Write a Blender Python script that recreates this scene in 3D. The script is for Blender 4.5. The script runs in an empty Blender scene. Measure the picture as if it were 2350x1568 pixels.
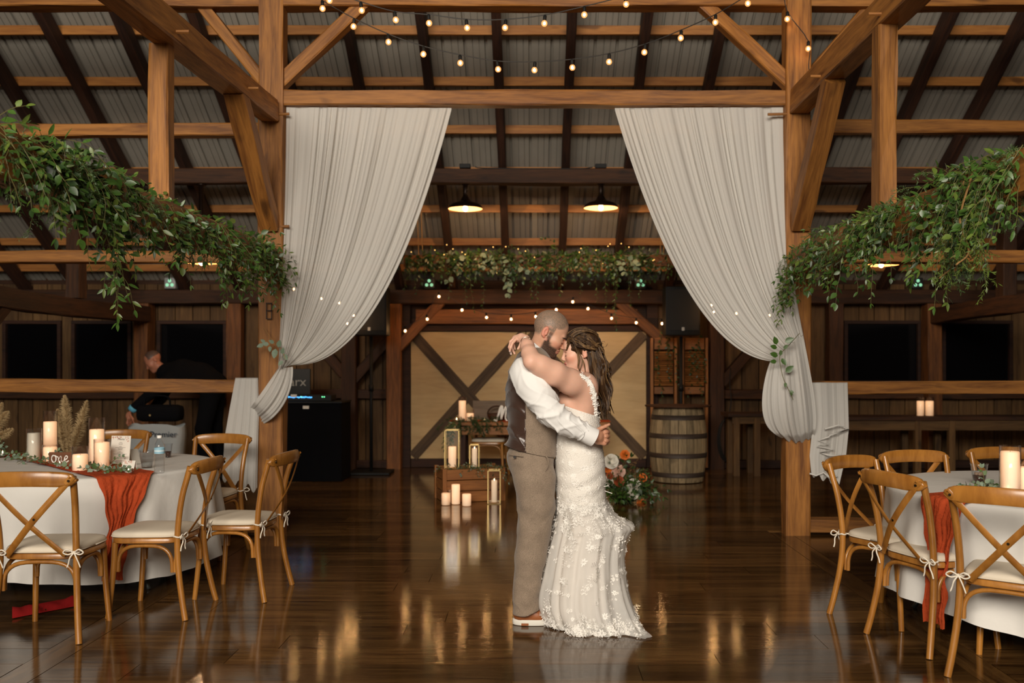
import bpy, bmesh, math, random
import numpy as np
from mathutils import Vector, Matrix, Euler

scene = bpy.context.scene
COL = scene.collection
# ---------------------------------------------------------------- camera
F = 2150.0            # focal length in pixels of a 2350 x 1568 frame
PX0, PY0, EYE = 1225.0, 840.0, 1.44
cam_d = bpy.data.cameras.new('camera'); cam = bpy.data.objects.new('camera', cam_d); COL.objects.link(cam)
cam.location = (0, 0, EYE); cam.rotation_euler = (math.pi/2, 0, 0)
cam_d.sensor_width = 36.0; cam_d.lens = 36.0*F/2350.0
cam_d.shift_x = -(PX0-1175.0)/2350.0; cam_d.shift_y = (PY0-784.0)/2350.0
cam_d.clip_end = 200
cam_d.dof.use_dof = True; cam_d.dof.focus_distance = 5.2; cam_d.dof.aperture_fstop = 2.4
scene.camera = cam
# ---------------------------------------------------------------- world, light, exposure
world = bpy.data.worlds.new('night_world'); scene.world = world; world.use_nodes = True
wb = world.node_tree.nodes['Background']; wb.inputs[0].default_value = (1.0, 0.72, 0.45, 1); wb.inputs[1].default_value = 0.012
def area(name, loc, target, sx, sy, power, color):
    d = bpy.data.lights.new(name, 'AREA'); d.shape = 'RECTANGLE'; d.size = sx; d.size_y = sy; d.energy = power; d.color = color
    o = bpy.data.objects.new(name, d); COL.objects.link(o); o.location = loc
    o.rotation_euler = (Vector(target)-Vector(loc)).to_track_quat('-Z', 'Y').to_euler(); return o
# large soft key light added high behind the camera, its source unseen
area('soft_front_key', (-1.5, -5.5, 5.0), (0, 8, 1.6), 7.0, 3.2, 1750, (1.0, 0.90, 0.77))
vs = scene.view_settings
scene.display_settings.display_device = 'sRGB'
vs.view_transform = 'Standard'; vs.look = 'None'; vs.gamma = 1.0; vs.exposure = 0.0; vs.use_curve_mapping = False

# ---------------------------------------------------------------- helpers
R = random.Random(7)
def W(px, py, Y):
    s = F/Y
    return Vector(((px-PX0)/s, Y, EYE+(PY0-py)/s))
def tag(o, label=None, cat=None, group=None, kind=None):
    if label: o['label'] = label
    if cat: o['category'] = cat
    if group: o['group'] = group
    if kind: o['kind'] = kind
    return o
def link(name, data, parent=None, mat=None):
    o = bpy.data.objects.new(name, data); COL.objects.link(o)
    if parent is not None: o.parent = parent
    if mat is not None and data is not None and not data.materials: data.materials.append(mat)
    return o
def empty(name, loc=(0,0,0), rz=0.0):
    o = link(name, None); o.location = loc; o.rotation_euler = (0,0,rz); o.empty_display_size = 0.1; return o
def copy_tree(o, parent=None):
    c = o.copy(); COL.objects.link(c)
    if parent is not None: c.parent = parent
    for ch in o.children: copy_tree(ch, c)
    return c
class MB:
    def __init__(s): s.v = []; s.f = []; s.m = []; s.mi = 0
    def add(s, vs_, fs):
        b = len(s.v); s.v += [tuple(p) for p in vs_]
        for f in fs: s.f.append(tuple(i+b for i in f)); s.m.append(s.mi)
    def box(s, c, size, rot=None, M=None):
        hx, hy, hz = [q/2 for q in size]; vs_ = []
        for x,y,z in ((-1,-1,-1),(1,-1,-1),(1,1,-1),(-1,1,-1),(-1,-1,1),(1,-1,1),(1,1,1),(-1,1,1)):
            p = Vector((x*hx,y*hy,z*hz))
            if rot is not None: p = rot @ p
            p = p+Vector(c)
            if M is not None: p = M @ p
            vs_.append(p)
        s.add(vs_, [(0,3,2,1),(4,5,6,7),(0,1,5,4),(1,2,6,5),(2,3,7,6),(3,0,4,7)])
    def cbox(s, c, size, ch, rot=None):
        # box with chamfered vertical+horizontal edges via three slabs hull
        bm = bmesh.new(); bmesh.ops.create_cube(bm, size=1)
        for v in bm.verts: v.co = Vector((v.co.x*size[0], v.co.y*size[1], v.co.z*size[2]))
        bmesh.ops.bevel(bm, geom=list(bm.edges), offset=ch, segments=2, affect='EDGES', profile=0.6)
        bm.verts.index_update()
        vs_ = [((rot @ v.co) if rot is not None else v.co)+Vector(c) for v in bm.verts]
        s.add(vs_, [tuple(v.index for v in f.verts) for f in bm.faces]); bm.free()
    def tube(s, pts, rad, n=8, caps=True, flat=1.0, up=None):
        pts = [Vector(p) for p in pts]; k = len(pts)
        if not hasattr(rad, '__len__'): rad = [rad]*k
        t0 = (pts[1]-pts[0]).normalized()
        u = Vector(up) if up is not None else (Vector((0,0,1)) if abs(t0.z) < 0.9 else Vector((0,1,0)))
        vs_ = []; 
        for i in range(k):
            t = (pts[min(i+1,k-1)]-pts[max(i-1,0)])
            t = t.normalized() if t.length > 1e-9 else t0
            u = (u - t*u.dot(t)); u = u.normalized() if u.length > 1e-6 else t.orthogonal().normalized()
            w = t.cross(u)
            for j in range(n):
                a = 2*math.pi*j/n
                vs_.append(pts[i]+(u*math.cos(a)+w*math.sin(a)*flat)*rad[i])
        fs = []
        for i in range(k-1):
            for j in range(n):
                fs.append((i*n+j, i*n+(j+1)%n, (i+1)*n+(j+1)%n, (i+1)*n+j))
        if caps:
            fs.append(tuple(reversed(range(n)))); fs.append(tuple(range((k-1)*n, k*n)))
        s.add(vs_, fs)
    def lathe(s, prof, n=24, c=(0,0,0), caps=True):
        vs_ = []; k = len(prof)
        for r,z in prof:
            for j in range(n):
                a = 2*math.pi*j/n; vs_.append((c[0]+r*math.cos(a), c[1]+r*math.sin(a), c[2]+z))
        fs = [(i*n+j, i*n+(j+1)%n, (i+1)*n+(j+1)%n, (i+1)*n+j) for i in range(k-1) for j in range(n)]
        if caps:
            if prof[0][0] > 1e-5: fs.append(tuple(reversed(range(n))))
            if prof[-1][0] > 1e-5: fs.append(tuple(range((k-1)*n, k*n)))
        s.add(vs_, fs)
    def grid(s, P):   # P[i][j] points
        ni, nj = len(P), len(P[0]); vs_ = [p for r in P for p in r]
        s.add(vs_, [(i*nj+j, i*nj+j+1, (i+1)*nj+j+1, (i+1)*nj+j) for i in range(ni-1) for j in range(nj-1)])
    def mesh(s, name, smooth=False):
        me = bpy.data.meshes.new(name); me.from_pydata([tuple(p) for p in s.v], [], s.f); me.validate(); me.update()
        if smooth: me.polygons.foreach_set('use_smooth', [True]*len(me.polygons))
        return me
    def build(s, name, mat, parent=None, smooth=False, auto=None):
        me = s.mesh(name, smooth or auto is not None)
        mats = mat if isinstance(mat, (list, tuple)) else [mat]
        for m in mats: me.materials.append(m)
        if len(mats) > 1 and len(me.polygons) == len(s.m): me.polygons.foreach_set('material_index', s.m)
        if auto is not None:
            try: me.set_sharp_from_angle(angle=math.radians(auto))
            except Exception: pass
        return link(name, me, parent)
def frame_matrix(p0, p1, up=(0,0,1)):
    """local X along p0->p1, local Z near up, origin at the middle"""
    p0, p1 = Vector(p0), Vector(p1); x = (p1-p0).normalized(); u = Vector(up)
    if abs(x.dot(u)) > 0.98: u = Vector((0,-1,0))
    y = u.cross(x).normalized(); z = x.cross(y)
    M = Matrix((x, y, z)).transposed().to_4x4(); M.translation = (p0+p1)/2
    return M
def beam(name, p0, p1, w, h, mat, parent=None, up=(0,0,1), jit=0.004, ch=0.010, seg=0.3, seed=None, wane=0.0):
    """hewn timber: local X long, w across (local Y), h tall (local Z)"""
    M = frame_matrix(p0, p1, up); L = (Vector(p1)-Vector(p0)).length
    rr = random.Random(seed if seed is not None else R.random())
    n = max(2, int(L/seg)+1); hw, hh = w/2, h/2
    ph = [rr.uniform(0, 6.28) for _ in range(16)]
    vs_ = []
    base = [(-hw+ch,-hh),(hw-ch,-hh),(hw,-hh+ch),(hw,hh-ch),(hw-ch,hh),(-hw+ch,hh),(-hw,hh-ch),(-hw,-hh+ch)]
    for i in range(n+1):
        x = -L/2+L*i/n
        for k,(y,z) in enumerate(base):
            d = jit*(math.sin(x*2.3+ph[k])+0.6*math.sin(x*6.1+ph[k+8])+0.5*rr.uniform(-1,1))
            e = wane*math.sin(x*1.1+ph[0])
            sy = 1 if y > 0 else -1; sz = 1 if z > 0 else -1
            vs_.append((x, y+sy*d*0.8, z+sz*d+e))
    fs = [(i*8+j, (i+1)*8+j, (i+1)*8+(j+1)%8, i*8+(j+1)%8) for i in range(n) for j in range(8)]
    fs.append(tuple(range(8))); fs.append(tuple(reversed(range(n*8, n*8+8))))
    me = bpy.data.meshes.new(name); me.from_pydata(vs_, [], fs); me.update(); me.materials.append(mat)
    o = link(name, me, parent); o.matrix_world = M if parent is None else M
    if parent is not None: o.matrix_parent_inverse = parent.matrix_world.inverted()
    return o
def bez(p0, p1, p2, p3, t):
    a = 1-t
    return tuple(a*a*a*p0[i]+3*a*a*t*p1[i]+3*a*t*t*p2[i]+t*t*t*p3[i] for i in range(len(p0)))
def interp(x, xs, ys): return float(np.interp(x, xs, ys))
def spline(pts, n):
    """Catmull-Rom through pts, n samples per span"""
    P = [Vector(p) for p in pts]; P = [P[0]*2-P[1]]+P+[P[-1]*2-P[-2]]; out = []
    for i in range(1, len(P)-2):
        for k in range(n):
            t = k/n; a,b,c,d = P[i-1],P[i],P[i+1],P[i+2]
            out.append(0.5*((2*b)+(c-a)*t+(2*a-5*b+4*c-d)*t*t+(3*b-a-3*c+d)*t*t*t))
    out.append(P[-2]); return out

# ---------------------------------------------------------------- materials
def lin(r, g, b):
    f = lambda c: (c/255.0/12.92) if c <= 10 else ((c/255.0+0.055)/1.055)**2.4
    return (f(r), f(g), f(b), 1)
def nm(name):
    m = bpy.data.materials.new(name); m.use_nodes = True
    return m, m.node_tree.nodes, m.node_tree.links, m.node_tree.nodes['Principled BSDF']
def plain(name, col, rough=0.6, metal=0.0, spec=0.5, noise=0.0, nscale=8.0, bump=0.0, bscale=60.0, sheen=0.0, coat=0.0, sss=0.0):
    m, N, L, b = nm(name)
    b.inputs['Base Color'].default_value = col; b.inputs['Roughness'].default_value = rough; b.inputs['Metallic'].default_value = metal
    b.inputs['Specular IOR Level'].default_value = spec; b.inputs['Sheen Weight'].default_value = sheen; b.inputs['Coat Weight'].default_value = coat
    if sss: b.inputs['Subsurface Weight'].default_value = sss; b.inputs['Subsurface Radius'].default_value = (0.012, 0.005, 0.003); b.inputs['Subsurface Scale'].default_value = 1.0
    tc = N.new('ShaderNodeTexCoord')
    if noise:
        t = N.new('ShaderNodeTexNoise'); t.inputs['Scale'].default_value = nscale; t.inputs['Detail'].default_value = 4
        L.new(tc.outputs['Object'], t.inputs['Vector'])
        mx = N.new('ShaderNodeMix'); mx.data_type = 'RGBA'; L.new(t.outputs['Fac'], mx.inputs[0])
        mx.inputs[6].default_value = tuple(c*(1-noise) for c in col[:3])+(1,); mx.inputs[7].default_value = tuple(min(1, c*(1+noise)) for c in col[:3])+(1,)
        L.new(mx.outputs[2], b.inputs['Base Color'])
    if bump:
        t2 = N.new('ShaderNodeTexNoise'); t2.inputs['Scale'].default_value = bscale; t2.inputs['Detail'].default_value = 3
        L.new(tc.outputs['Object'], t2.inputs['Vector'])
        bp = N.new('ShaderNodeBump'); bp.inputs['Strength'].default_value = bump; bp.inputs['Distance'].default_value = 0.01
        L.new(t2.outputs['Fac'], bp.inputs['Height']); L.new(bp.outputs['Normal'], b.inputs['Normal'])
    return m
def wood(name, light, dark, rough=0.55, grain=1.0, scale=(0.9, 11, 11), vary=0.25, bump=0.25, spec=0.4, coat=0.0, knots=True):
    m, N, L, b = nm(name)
    tc = N.new('ShaderNodeTexCoord'); oi = N.new('ShaderNodeObjectInfo')
    mp = N.new('ShaderNodeMapping'); mp.inputs['Scale'].default_value = scale
    mul = N.new('ShaderNodeMath'); mul.operation = 'MULTIPLY'; mul.inputs[1].default_value = 37.0
    L.new(oi.outputs['Random'], mul.inputs[0])
    cx = N.new('ShaderNodeCombineXYZ')
    for i in range(3): L.new(mul.outputs[0], cx.inputs[i])
    L.new(cx.outputs[0], mp.inputs['Location']); L.new(tc.outputs['Object'], mp.inputs['Vector'])
    n1 = N.new('ShaderNodeTexNoise'); n1.inputs['Scale'].default_value = 1.6; n1.inputs['Detail'].default_value = 7; n1.inputs['Roughness'].default_value = 0.62; n1.inputs['Distortion'].default_value = 0.8*grain
    L.new(mp.outputs[0], n1.inputs['Vector'])
    n2 = N.new('ShaderNodeTexNoise'); n2.inputs['Scale'].default_value = 7.0; n2.inputs['Detail'].default_value = 4; L.new(mp.outputs[0], n2.inputs['Vector'])
    ad = N.new('ShaderNodeMath'); ad.operation = 'MULTIPLY_ADD'; ad.inputs[1].default_value = 0.35; L.new(n2.outputs['Fac'], ad.inputs[0]); L.new(n1.outputs['Fac'], ad.inputs[2])
    rp = N.new('ShaderNodeValToRGB'); rp.color_ramp.elements[0].position = 0.48; rp.color_ramp.elements[1].position = 0.82
    rp.color_ramp.elements[0].color = dark; rp.color_ramp.elements[1].color = light
    L.new(ad.outputs[0], rp.inputs['Fac'])
    hsv = N.new('ShaderNodeHueSaturation'); L.new(rp.outputs['Color'], hsv.inputs['Color'])
    mr = N.new('ShaderNodeMapRange'); mr.inputs[3].default_value = 1-vary; mr.inputs[4].default_value = 1+vary
    L.new(oi.outputs['Random'], mr.inputs[0]); L.new(mr.outputs[0], hsv.inputs['Value'])
    out = hsv.outputs['Color']
    if knots:
        v = N.new('ShaderNodeTexNoise'); v.inputs['Scale'].default_value = 2.6; v.inputs['Detail'].default_value = 1
        mp2 = N.new('ShaderNodeMapping'); mp2.inputs['Scale'].default_value = (1.0, 2.2, 2.2); L.new(tc.outputs['Object'], mp2.inputs['Vector']); L.new(cx.outputs[0], mp2.inputs['Location'])
        L.new(mp2.outputs[0], v.inputs['Vector'])
        r2 = N.new('ShaderNodeValToRGB'); r2.color_ramp.elements[0].position = 0.70; r2.color_ramp.elements[1].position = 0.78
        r2.color_ramp.elements[0].color = (0,0,0,1); r2.color_ramp.elements[1].color = (0.75,0.75,0.75,1); L.new(v.outputs['Fac'], r2.inputs['Fac'])
        mx = N.new('ShaderNodeMix'); mx.data_type = 'RGBA'; L.new(r2.outputs['Color'], mx.inputs[0]); L.new(out, mx.inputs[6])
        mx.inputs[7].default_value = tuple(c*0.35 for c in dark[:3])+(1,); out = mx.outputs[2]
    L.new(out, b.inputs['Base Color'])
    b.inputs['Roughness'].default_value = rough; b.inputs['Specular IOR Level'].default_value = spec; b.inputs['Coat Weight'].default_value = coat; b.inputs['Coat Roughness'].default_value = 0.15
    bp = N.new('ShaderNodeBump'); bp.inputs['Strength'].default_value = bump; bp.inputs['Distance'].default_value = 0.006
    L.new(ad.outputs[0], bp.inputs['Height']); L.new(bp.outputs['Normal'], b.inputs['Normal'])
    return m
def emit(name, col, strength):
    m, N, L, b = nm(name); b.inputs['Base Color'].default_value = col
    b.inputs['Emission Color'].default_value = col; b.inputs['Emission Strength'].default_value = strength; return m
def glass(name, col=(1,1,1,1), rough=0.0, alpha=0.16, ior=1.45):
    """thin clear glass: fresnel gloss over transparency"""
    m, N, L, b = nm(name); N.remove(b); out = N['Material Output']
    tr = N.new('ShaderNodeBsdfTransparent'); tr.inputs[0].default_value = col
    gl = N.new('ShaderNodeBsdfGlossy'); gl.inputs['Roughness'].default_value = 0.03+rough
    lw = N.new('ShaderNodeLayerWeight'); lw.inputs['Blend'].default_value = 0.5
    pw = N.new('ShaderNodeMath'); pw.operation = 'POWER'; pw.inputs[1].default_value = 3.0; L.new(lw.outputs['Facing'], pw.inputs[0])
    fr = N.new('ShaderNodeMath'); fr.operation = 'MULTIPLY_ADD'; fr.inputs[1].default_value = 0.75; fr.inputs[2].default_value = 0.02*ior; L.new(pw.outputs[0], fr.inputs[0])
    mx = N.new('ShaderNodeMixShader'); L.new(fr.outputs[0], mx.inputs[0]); L.new(tr.outputs[0], mx.inputs[1]); L.new(gl.outputs[0], mx.inputs[2])
    L.new(mx.outputs[0], out.inputs['Surface']); return m
def sheer(name, col, trans=0.25, clear=0.12, rough=0.8, weave=0.0, bumps=0.0):
    m, N, L, b = nm(name); out = N['Material Output']
    b.inputs['Base Color'].default_value = col; b.inputs['Roughness'].default_value = rough; b.inputs['Specular IOR Level'].default_value = 0.15
    tl = N.new('ShaderNodeBsdfTranslucent'); tl.inputs[0].default_value = col
    m1 = N.new('ShaderNodeMixShader'); m1.inputs[0].default_value = trans; L.new(b.outputs[0], m1.inputs[1]); L.new(tl.outputs[0], m1.inputs[2])
    tp = N.new('ShaderNodeBsdfTransparent')
    m2 = N.new('ShaderNodeMixShader'); m2.inputs[0].default_value = clear; L.new(m1.outputs[0], m2.inputs[1]); L.new(tp.outputs[0], m2.inputs[2])
    L.new(m2.outputs[0], out.inputs['Surface']); return m

M = {}
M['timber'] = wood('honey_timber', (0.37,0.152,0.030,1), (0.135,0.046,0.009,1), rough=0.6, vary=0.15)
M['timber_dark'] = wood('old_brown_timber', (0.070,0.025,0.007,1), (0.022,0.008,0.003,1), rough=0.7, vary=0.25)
M['timber_mid'] = wood('warm_brown_timber', (0.20,0.072,0.016,1), (0.065,0.022,0.006,1), rough=0.65, vary=0.25)
M['rafter'] = wood('dark_rafter_timber', (0.045,0.016,0.007,1), (0.014,0.005,0.003,1), rough=0.75, vary=0.25)
M['purlin'] = wood('pine_purlin', (0.42,0.175,0.036,1), (0.25,0.090,0.018,1), rough=0.6, vary=0.2)
M['board'] = wood('barn_board', (0.150,0.080,0.028,1), (0.070,0.034,0.012,1), rough=0.75, vary=0.25)
M['door_ply'] = wood('door_plywood', (0.60,0.42,0.21,1), (0.50,0.33,0.155,1), rough=0.7, vary=0.06, scale=(0.6,4,4), knots=False)
M['door_trim'] = wood('door_plank', (0.105,0.062,0.030,1), (0.045,0.024,0.011,1), rough=0.7, vary=0.2)
M['floor_plank'] = wood('oiled_floor_plank', (0.125,0.062,0.019,1), (0.036,0.015,0.005,1), rough=0.105, vary=0.42, bump=0.07, spec=0.5, scale=(0.7, 9, 9))
M['floor_base'] = plain('floor_joint', (0.012,0.007,0.004,1), 0.7)
M['chair'] = wood('chair_beech', (0.40,0.170,0.030,1), (0.24,0.090,0.014,1), rough=0.34, vary=0.10, bump=0.05, spec=0.5, scale=(6,6,1.5), knots=False, coat=0.25)
M['crate'] = wood('crate_pine', (0.34,0.135,0.035,1), (0.15,0.052,0.013,1), rough=0.6, vary=0.2)
M['roof'] = plain('galvanised_roof', (0.32,0.30,0.26,1), 0.6, metal=0.05, noise=0.15, nscale=3.0)
M['black'] = plain('black_plastic', (0.005,0.005,0.005,1), 0.6, spec=0.3)
M['black_cloth'] = plain('black_cloth', (0.004,0.004,0.005,1), 0.95, spec=0.1)
M['night_glass'] = plain('night_window_glass', (0.003,0.003,0.004,1), 0.12, spec=0.25)
M['curtain'] = sheer('sheer_curtain', (0.70,0.685,0.65,1), 0.22, 0.06)
M['linen'] = plain('white_linen', (0.72,0.70,0.66,1), 0.85, spec=0.15, bump=0.15, bscale=25)
M['cushion'] = plain('ivory_cushion', (0.68,0.60,0.48,1), 0.8, spec=0.2, bump=0.05, bscale=40)
M['tie'] = plain('cotton_tie', (0.75,0.68,0.57,1), 0.85, spec=0.1)
M['bolt'] = plain('dark_bolt', (0.05,0.035,0.02,1), 0.35, metal=0.9)
M['rust'] = plain('rust_gauze', (0.40,0.060,0.018,1), 0.9, spec=0.1, noise=0.25, nscale=30, bump=0.6, bscale=55)
M['red_cloth'] = plain('fallen_red_napkin', (0.30,0.012,0.012,1), 0.9, spec=0.1)
M['cable'] = plain('black_cable', (0.01,0.008,0.006,1), 0.5)
M['bulb'] = emit('bulb_glow', (1.0,0.62,0.26,1), 30)
M['lamp_bulb'] = emit('lamp_bulb_glow', (1.0,0.66,0.34,1), 14)
M['lamp_shade'] = plain('bronze_shade', (0.020,0.010,0.006,1), 0.4, metal=0.6)
M['lamp_inside'] = plain('enamel_inside', (0.55,0.26,0.12,1), 0.6)
M['glass'] = glass('clear_glass')
M['plastic'] = glass('clear_plastic', (0.97,0.98,0.99,1), 0.05, ior=1.6)
M['brass'] = plain('brass_edge', (0.72,0.52,0.22,1), 0.35, metal=0.9)
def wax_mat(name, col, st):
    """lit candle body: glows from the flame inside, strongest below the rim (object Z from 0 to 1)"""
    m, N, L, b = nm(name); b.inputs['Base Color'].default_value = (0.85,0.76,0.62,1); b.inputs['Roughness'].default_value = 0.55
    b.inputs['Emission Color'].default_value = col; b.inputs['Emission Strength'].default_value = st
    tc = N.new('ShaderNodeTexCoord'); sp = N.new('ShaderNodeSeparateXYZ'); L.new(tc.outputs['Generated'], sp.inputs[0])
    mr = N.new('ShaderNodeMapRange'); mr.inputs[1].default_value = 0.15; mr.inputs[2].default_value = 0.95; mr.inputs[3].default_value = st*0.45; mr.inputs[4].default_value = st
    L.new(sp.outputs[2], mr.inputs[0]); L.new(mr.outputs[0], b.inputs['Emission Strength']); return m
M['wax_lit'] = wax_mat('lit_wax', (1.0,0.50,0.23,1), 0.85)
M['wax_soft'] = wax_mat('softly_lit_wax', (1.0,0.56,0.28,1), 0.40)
M['wax_dim'] = plain('ivory_wax', (0.80,0.73,0.60,1), 0.5)
M['flame'] = emit('candle_flame', (1.0,0.72,0.35,1), 12)
M['leaf'] = plain('green_leaf', (0.048,0.105,0.016,1), 0.38, spec=0.5, noise=0.5, nscale=5)
M['leaf2'] = plain('yellow_green_leaf', (0.105,0.155,0.026,1), 0.4, spec=0.5, noise=0.4, nscale=5)
M['leaf_fine'] = plain('fine_fern_leaf', (0.075,0.130,0.040,1), 0.5, noise=0.4, nscale=6)
M['euc'] = plain('eucalyptus_leaf', (0.160,0.225,0.150,1), 0.55, noise=0.35, nscale=6)
M['leaf_dark'] = plain('dark_green_leaf', (0.020,0.048,0.009,1), 0.42, noise=0.4, nscale=5)
M['stem'] = plain('vine_stem', (0.13,0.115,0.035,1), 0.6)
M['twig'] = plain('brown_twig', (0.30,0.16,0.05,1), 0.6)
M['led_shell'] = plain('light_housing', (0.02,0.02,0.02,1), 0.5)
M['led'] = emit('green_led', (0.34,0.88,0.55,1), 0.6)
M['paper'] = plain('white_card', (0.80,0.76,0.68,1), 0.8)
M['ink'] = plain('dark_ink', (0.03,0.025,0.025,1), 0.8)
M['white_paint'] = plain('white_paint', (0.85,0.83,0.78,1), 0.6)
# ================================================================ SETTING
def at(o, m): o.matrix_world = m; return o
def ident_child(o, parent): o.parent = parent; return o
# ---- floor: base slab + individual planks running across, two border strips running away from the camera
floor = MB(); floor.box((0, 3.0, -0.045), (20, 22, 0.05)); floor = floor.build('floor', M['floor_base']); tag(floor, kind='structure')
def plank_mesh(L, w):
    b = MB(); b.box((0,0,0), (L-0.003, w-0.0028, 0.02)); me = b.mesh('plank'); me.materials.append(M['floor_plank']); return me
PL = {}
def plank(cx, cy, L, w, rz=0.0):
    key = (round(L,2), round(w,3))
    if key not in PL: PL[key] = plank_mesh(*key)
    o = link('plank', PL[key], floor); o.location = (cx, cy, -0.0102+R.uniform(-0.0004,0.0002)); o.rotation_euler = (0,0,rz)
PW = 0.245
ROWS = 43; Y0 = 3.3
LENS = [1.6, 2.0, 2.4, 2.8]
def row(x0, x1, y):
    x = x0-R.uniform(0, 1.2)
    first = True
    while x < x1-1e-3:
        L = R.choice(LENS); a, b_ = max(x, x0), min(x+L, x1)
        if x1-b_ < 0.35: b_ = x1
        if b_-a < 0.3 and not first: b_ = min(a+0.8, x1)
        L2 = max(0.2, round((b_-a)*5)/5) if b_ < x1 else b_-a
        b_ = min(a+L2, x1)
        plank((a+b_)/2, y, b_-a, PW); x = b_; first = False
for i in range(ROWS):
    y = Y0+PW*(i+0.5)
    if y > 13.4: break
    half = 1.0+0.62*max(y, 4.2)
    if y < 8.1:
        row(-2.30, 2.04, y); row(max(-half-0.6,-6.6), -2.466, y); row(2.206, min(half+0.4,6.4), y)
    else:
        row(-half-0.3, half, y)
for xs in (-2.383, 2.123):
    for k in range(3): plank(xs, Y0+0.8+1.6*k, 1.6, 0.162, math.pi/2)

# ---- back wall with boards, door, windows (wall face at Y = 13.32)
YB = 13.32; SB = F/YB
def zx(px, Y=YB): return (px-PX0)*Y/F
def zy(py, Y=YB): return EYE+(PY0-py)*Y/F
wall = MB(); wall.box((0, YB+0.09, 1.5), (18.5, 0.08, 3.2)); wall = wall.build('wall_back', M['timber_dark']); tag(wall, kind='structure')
WINS = [(zx(-260), zx(-40)), (zx(8), zx(142)), (zx(166), zx(303)), (zx(362), zx(522)), (zx(1936), zx(2112)), (zx(2160), zx(2322)), (zx(2352), zx(2520))]
WZ0, WZ1 = zy(882), zy(736)
DX0, DX1, DZ1 = zx(944), zx(1482), zy(762)
bw = 0.235; x = -9.2; BME = {}
def board(cx, z0, z1, w):
    key = (round(w,3), round(z1-z0,3))
    if key not in BME:
        b = MB(); b.cbox((0,0,0), (z1-z0, w-0.012, 0.03), 0.004); BME[key] = b.mesh('board'); BME[key].materials.append(M['board'])
    o = link('board', BME[key], wall); o.matrix_world = Matrix.Translation((cx, YB+0.015, (z0+z1)/2)) @ Matrix(((0,1,0,0),(0,0,-1,0),(-1,0,0,0),(0,0,0,1)))
edges = sorted([e for w_ in WINS for e in w_]+[DX0-0.16, DX1+0.16])
segs = []; cuts = [-9.2]+edges+[9.2]
for a, b_ in zip(cuts[:-1], cuts[1:]):
    mid = (a+b_)/2
    if DX0-0.16 < mid < DX1+0.16: continue
    inw = any(w0 < mid < w1 for w0, w1 in WINS)
    n = max(1, round((b_-a)/bw)); w = (b_-a)/n
    for k in range(n):
        cx = a+w*(k+0.5)
        if inw: board(cx, 0.02, WZ0, w); board(cx, WZ1, 2.6, w)
        else: board(cx, 0.02, 2.6, w)
# windows
for i, (w0, w1) in enumerate(WINS):
    win = empty('window_%d' % (i+1), ((w0+w1)/2, YB, WZ0)); tag(win, kind='structure')
    p = MB(); p.box((0, 0.02, (WZ1-WZ0)/2), (w1-w0, 0.01, WZ1-WZ0)); p.build('pane', M['night_glass'], win)
    t = 0.05; hz = WZ1-WZ0
    for nme, c, sz in (('window_frame', (0,-0.01,t/2), (w1-w0,0.06,t)), ('window_frame', (0,-0.01,hz-t/2), (w1-w0,0.06,t)),
                       ('window_frame', (-(w1-w0)/2+t/2,-0.012,hz/2), (t,0.062,hz-2*t)), ('window_frame', ((w1-w0)/2-t/2,-0.012,hz/2), (t,0.062,hz-2*t))):
        f = MB(); f.cbox(c, sz, 0.005); f.build(nme, M['rafter'], win)
# sliding double door with cross planks
door = empty('door_1', (0, YB-0.03, 0)); tag(door, kind='structure')
dz0 = zy(1052); dm = zx(1207)
for a, b_ in ((DX0, dm-0.006), (dm+0.006, DX1)):
    p = MB(); p.cbox(((a+b_)/2, 0.0, (dz0+DZ1)/2), (b_-a, 0.03, DZ1-dz0), 0.004); leaf_o = p.build('door_panel', M['door_ply'], door)
    for s_ in (1, -1):
        pa = Vector((a+0.03, -0.03, dz0+0.03 if s_ > 0 else DZ1-0.03)); pb = Vector((b_-0.03, -0.03, DZ1-0.03 if s_ > 0 else dz0+0.03))
        yo = -0.0 if s_ > 0 else -0.004
        bm_ = beam('cross_plank', pa+Vector((0,YB-0.03+yo,0)), pb+Vector((0,YB-0.03+yo,0)), 0.028, 0.145, M['door_trim'], jit=0.001, ch=0.004)
        bm_.parent = leaf_o; bm_.matrix_parent_inverse = (Matrix.Translation(door.location)).inverted()
p = MB(); p.cbox(((DX0+DX1)/2, 0, dz0/2), (DX1-DX0, 0.05, dz0-0.006), 0.006); p.build('threshold', M['rafter'], door)
for xx in (DX0-0.085, DX1+0.085):
    p = MB(); p.cbox((xx, -0.01, 1.2), (0.16, 0.08, 2.4), 0.008); p.build('jamb', M['rafter'], door)

# ---- timber frame members
bpy.context.view_layer.update()
def trim(n): return tag(empty('trim_%d' % n), kind='structure')
tb = trim(1)   # back wall frame
def T(*a, **k): return beam(*a, **k)
YF = 13.12
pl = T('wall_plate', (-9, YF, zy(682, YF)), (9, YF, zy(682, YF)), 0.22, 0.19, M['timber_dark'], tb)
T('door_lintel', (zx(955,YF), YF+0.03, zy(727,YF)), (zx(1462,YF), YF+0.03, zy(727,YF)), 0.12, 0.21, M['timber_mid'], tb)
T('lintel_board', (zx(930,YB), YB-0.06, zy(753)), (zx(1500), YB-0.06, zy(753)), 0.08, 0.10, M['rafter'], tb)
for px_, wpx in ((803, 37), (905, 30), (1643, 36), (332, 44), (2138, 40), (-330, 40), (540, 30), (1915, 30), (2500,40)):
    x_ = zx(px_, YF); T('wall_post', (x_, YF, 0), (x_, YF, zy(698, YF)), 0.20, wpx*YF/F, M['timber_dark'] if px_ not in (332, 2138, 905, 540) else M['timber_mid'], tb)
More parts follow.
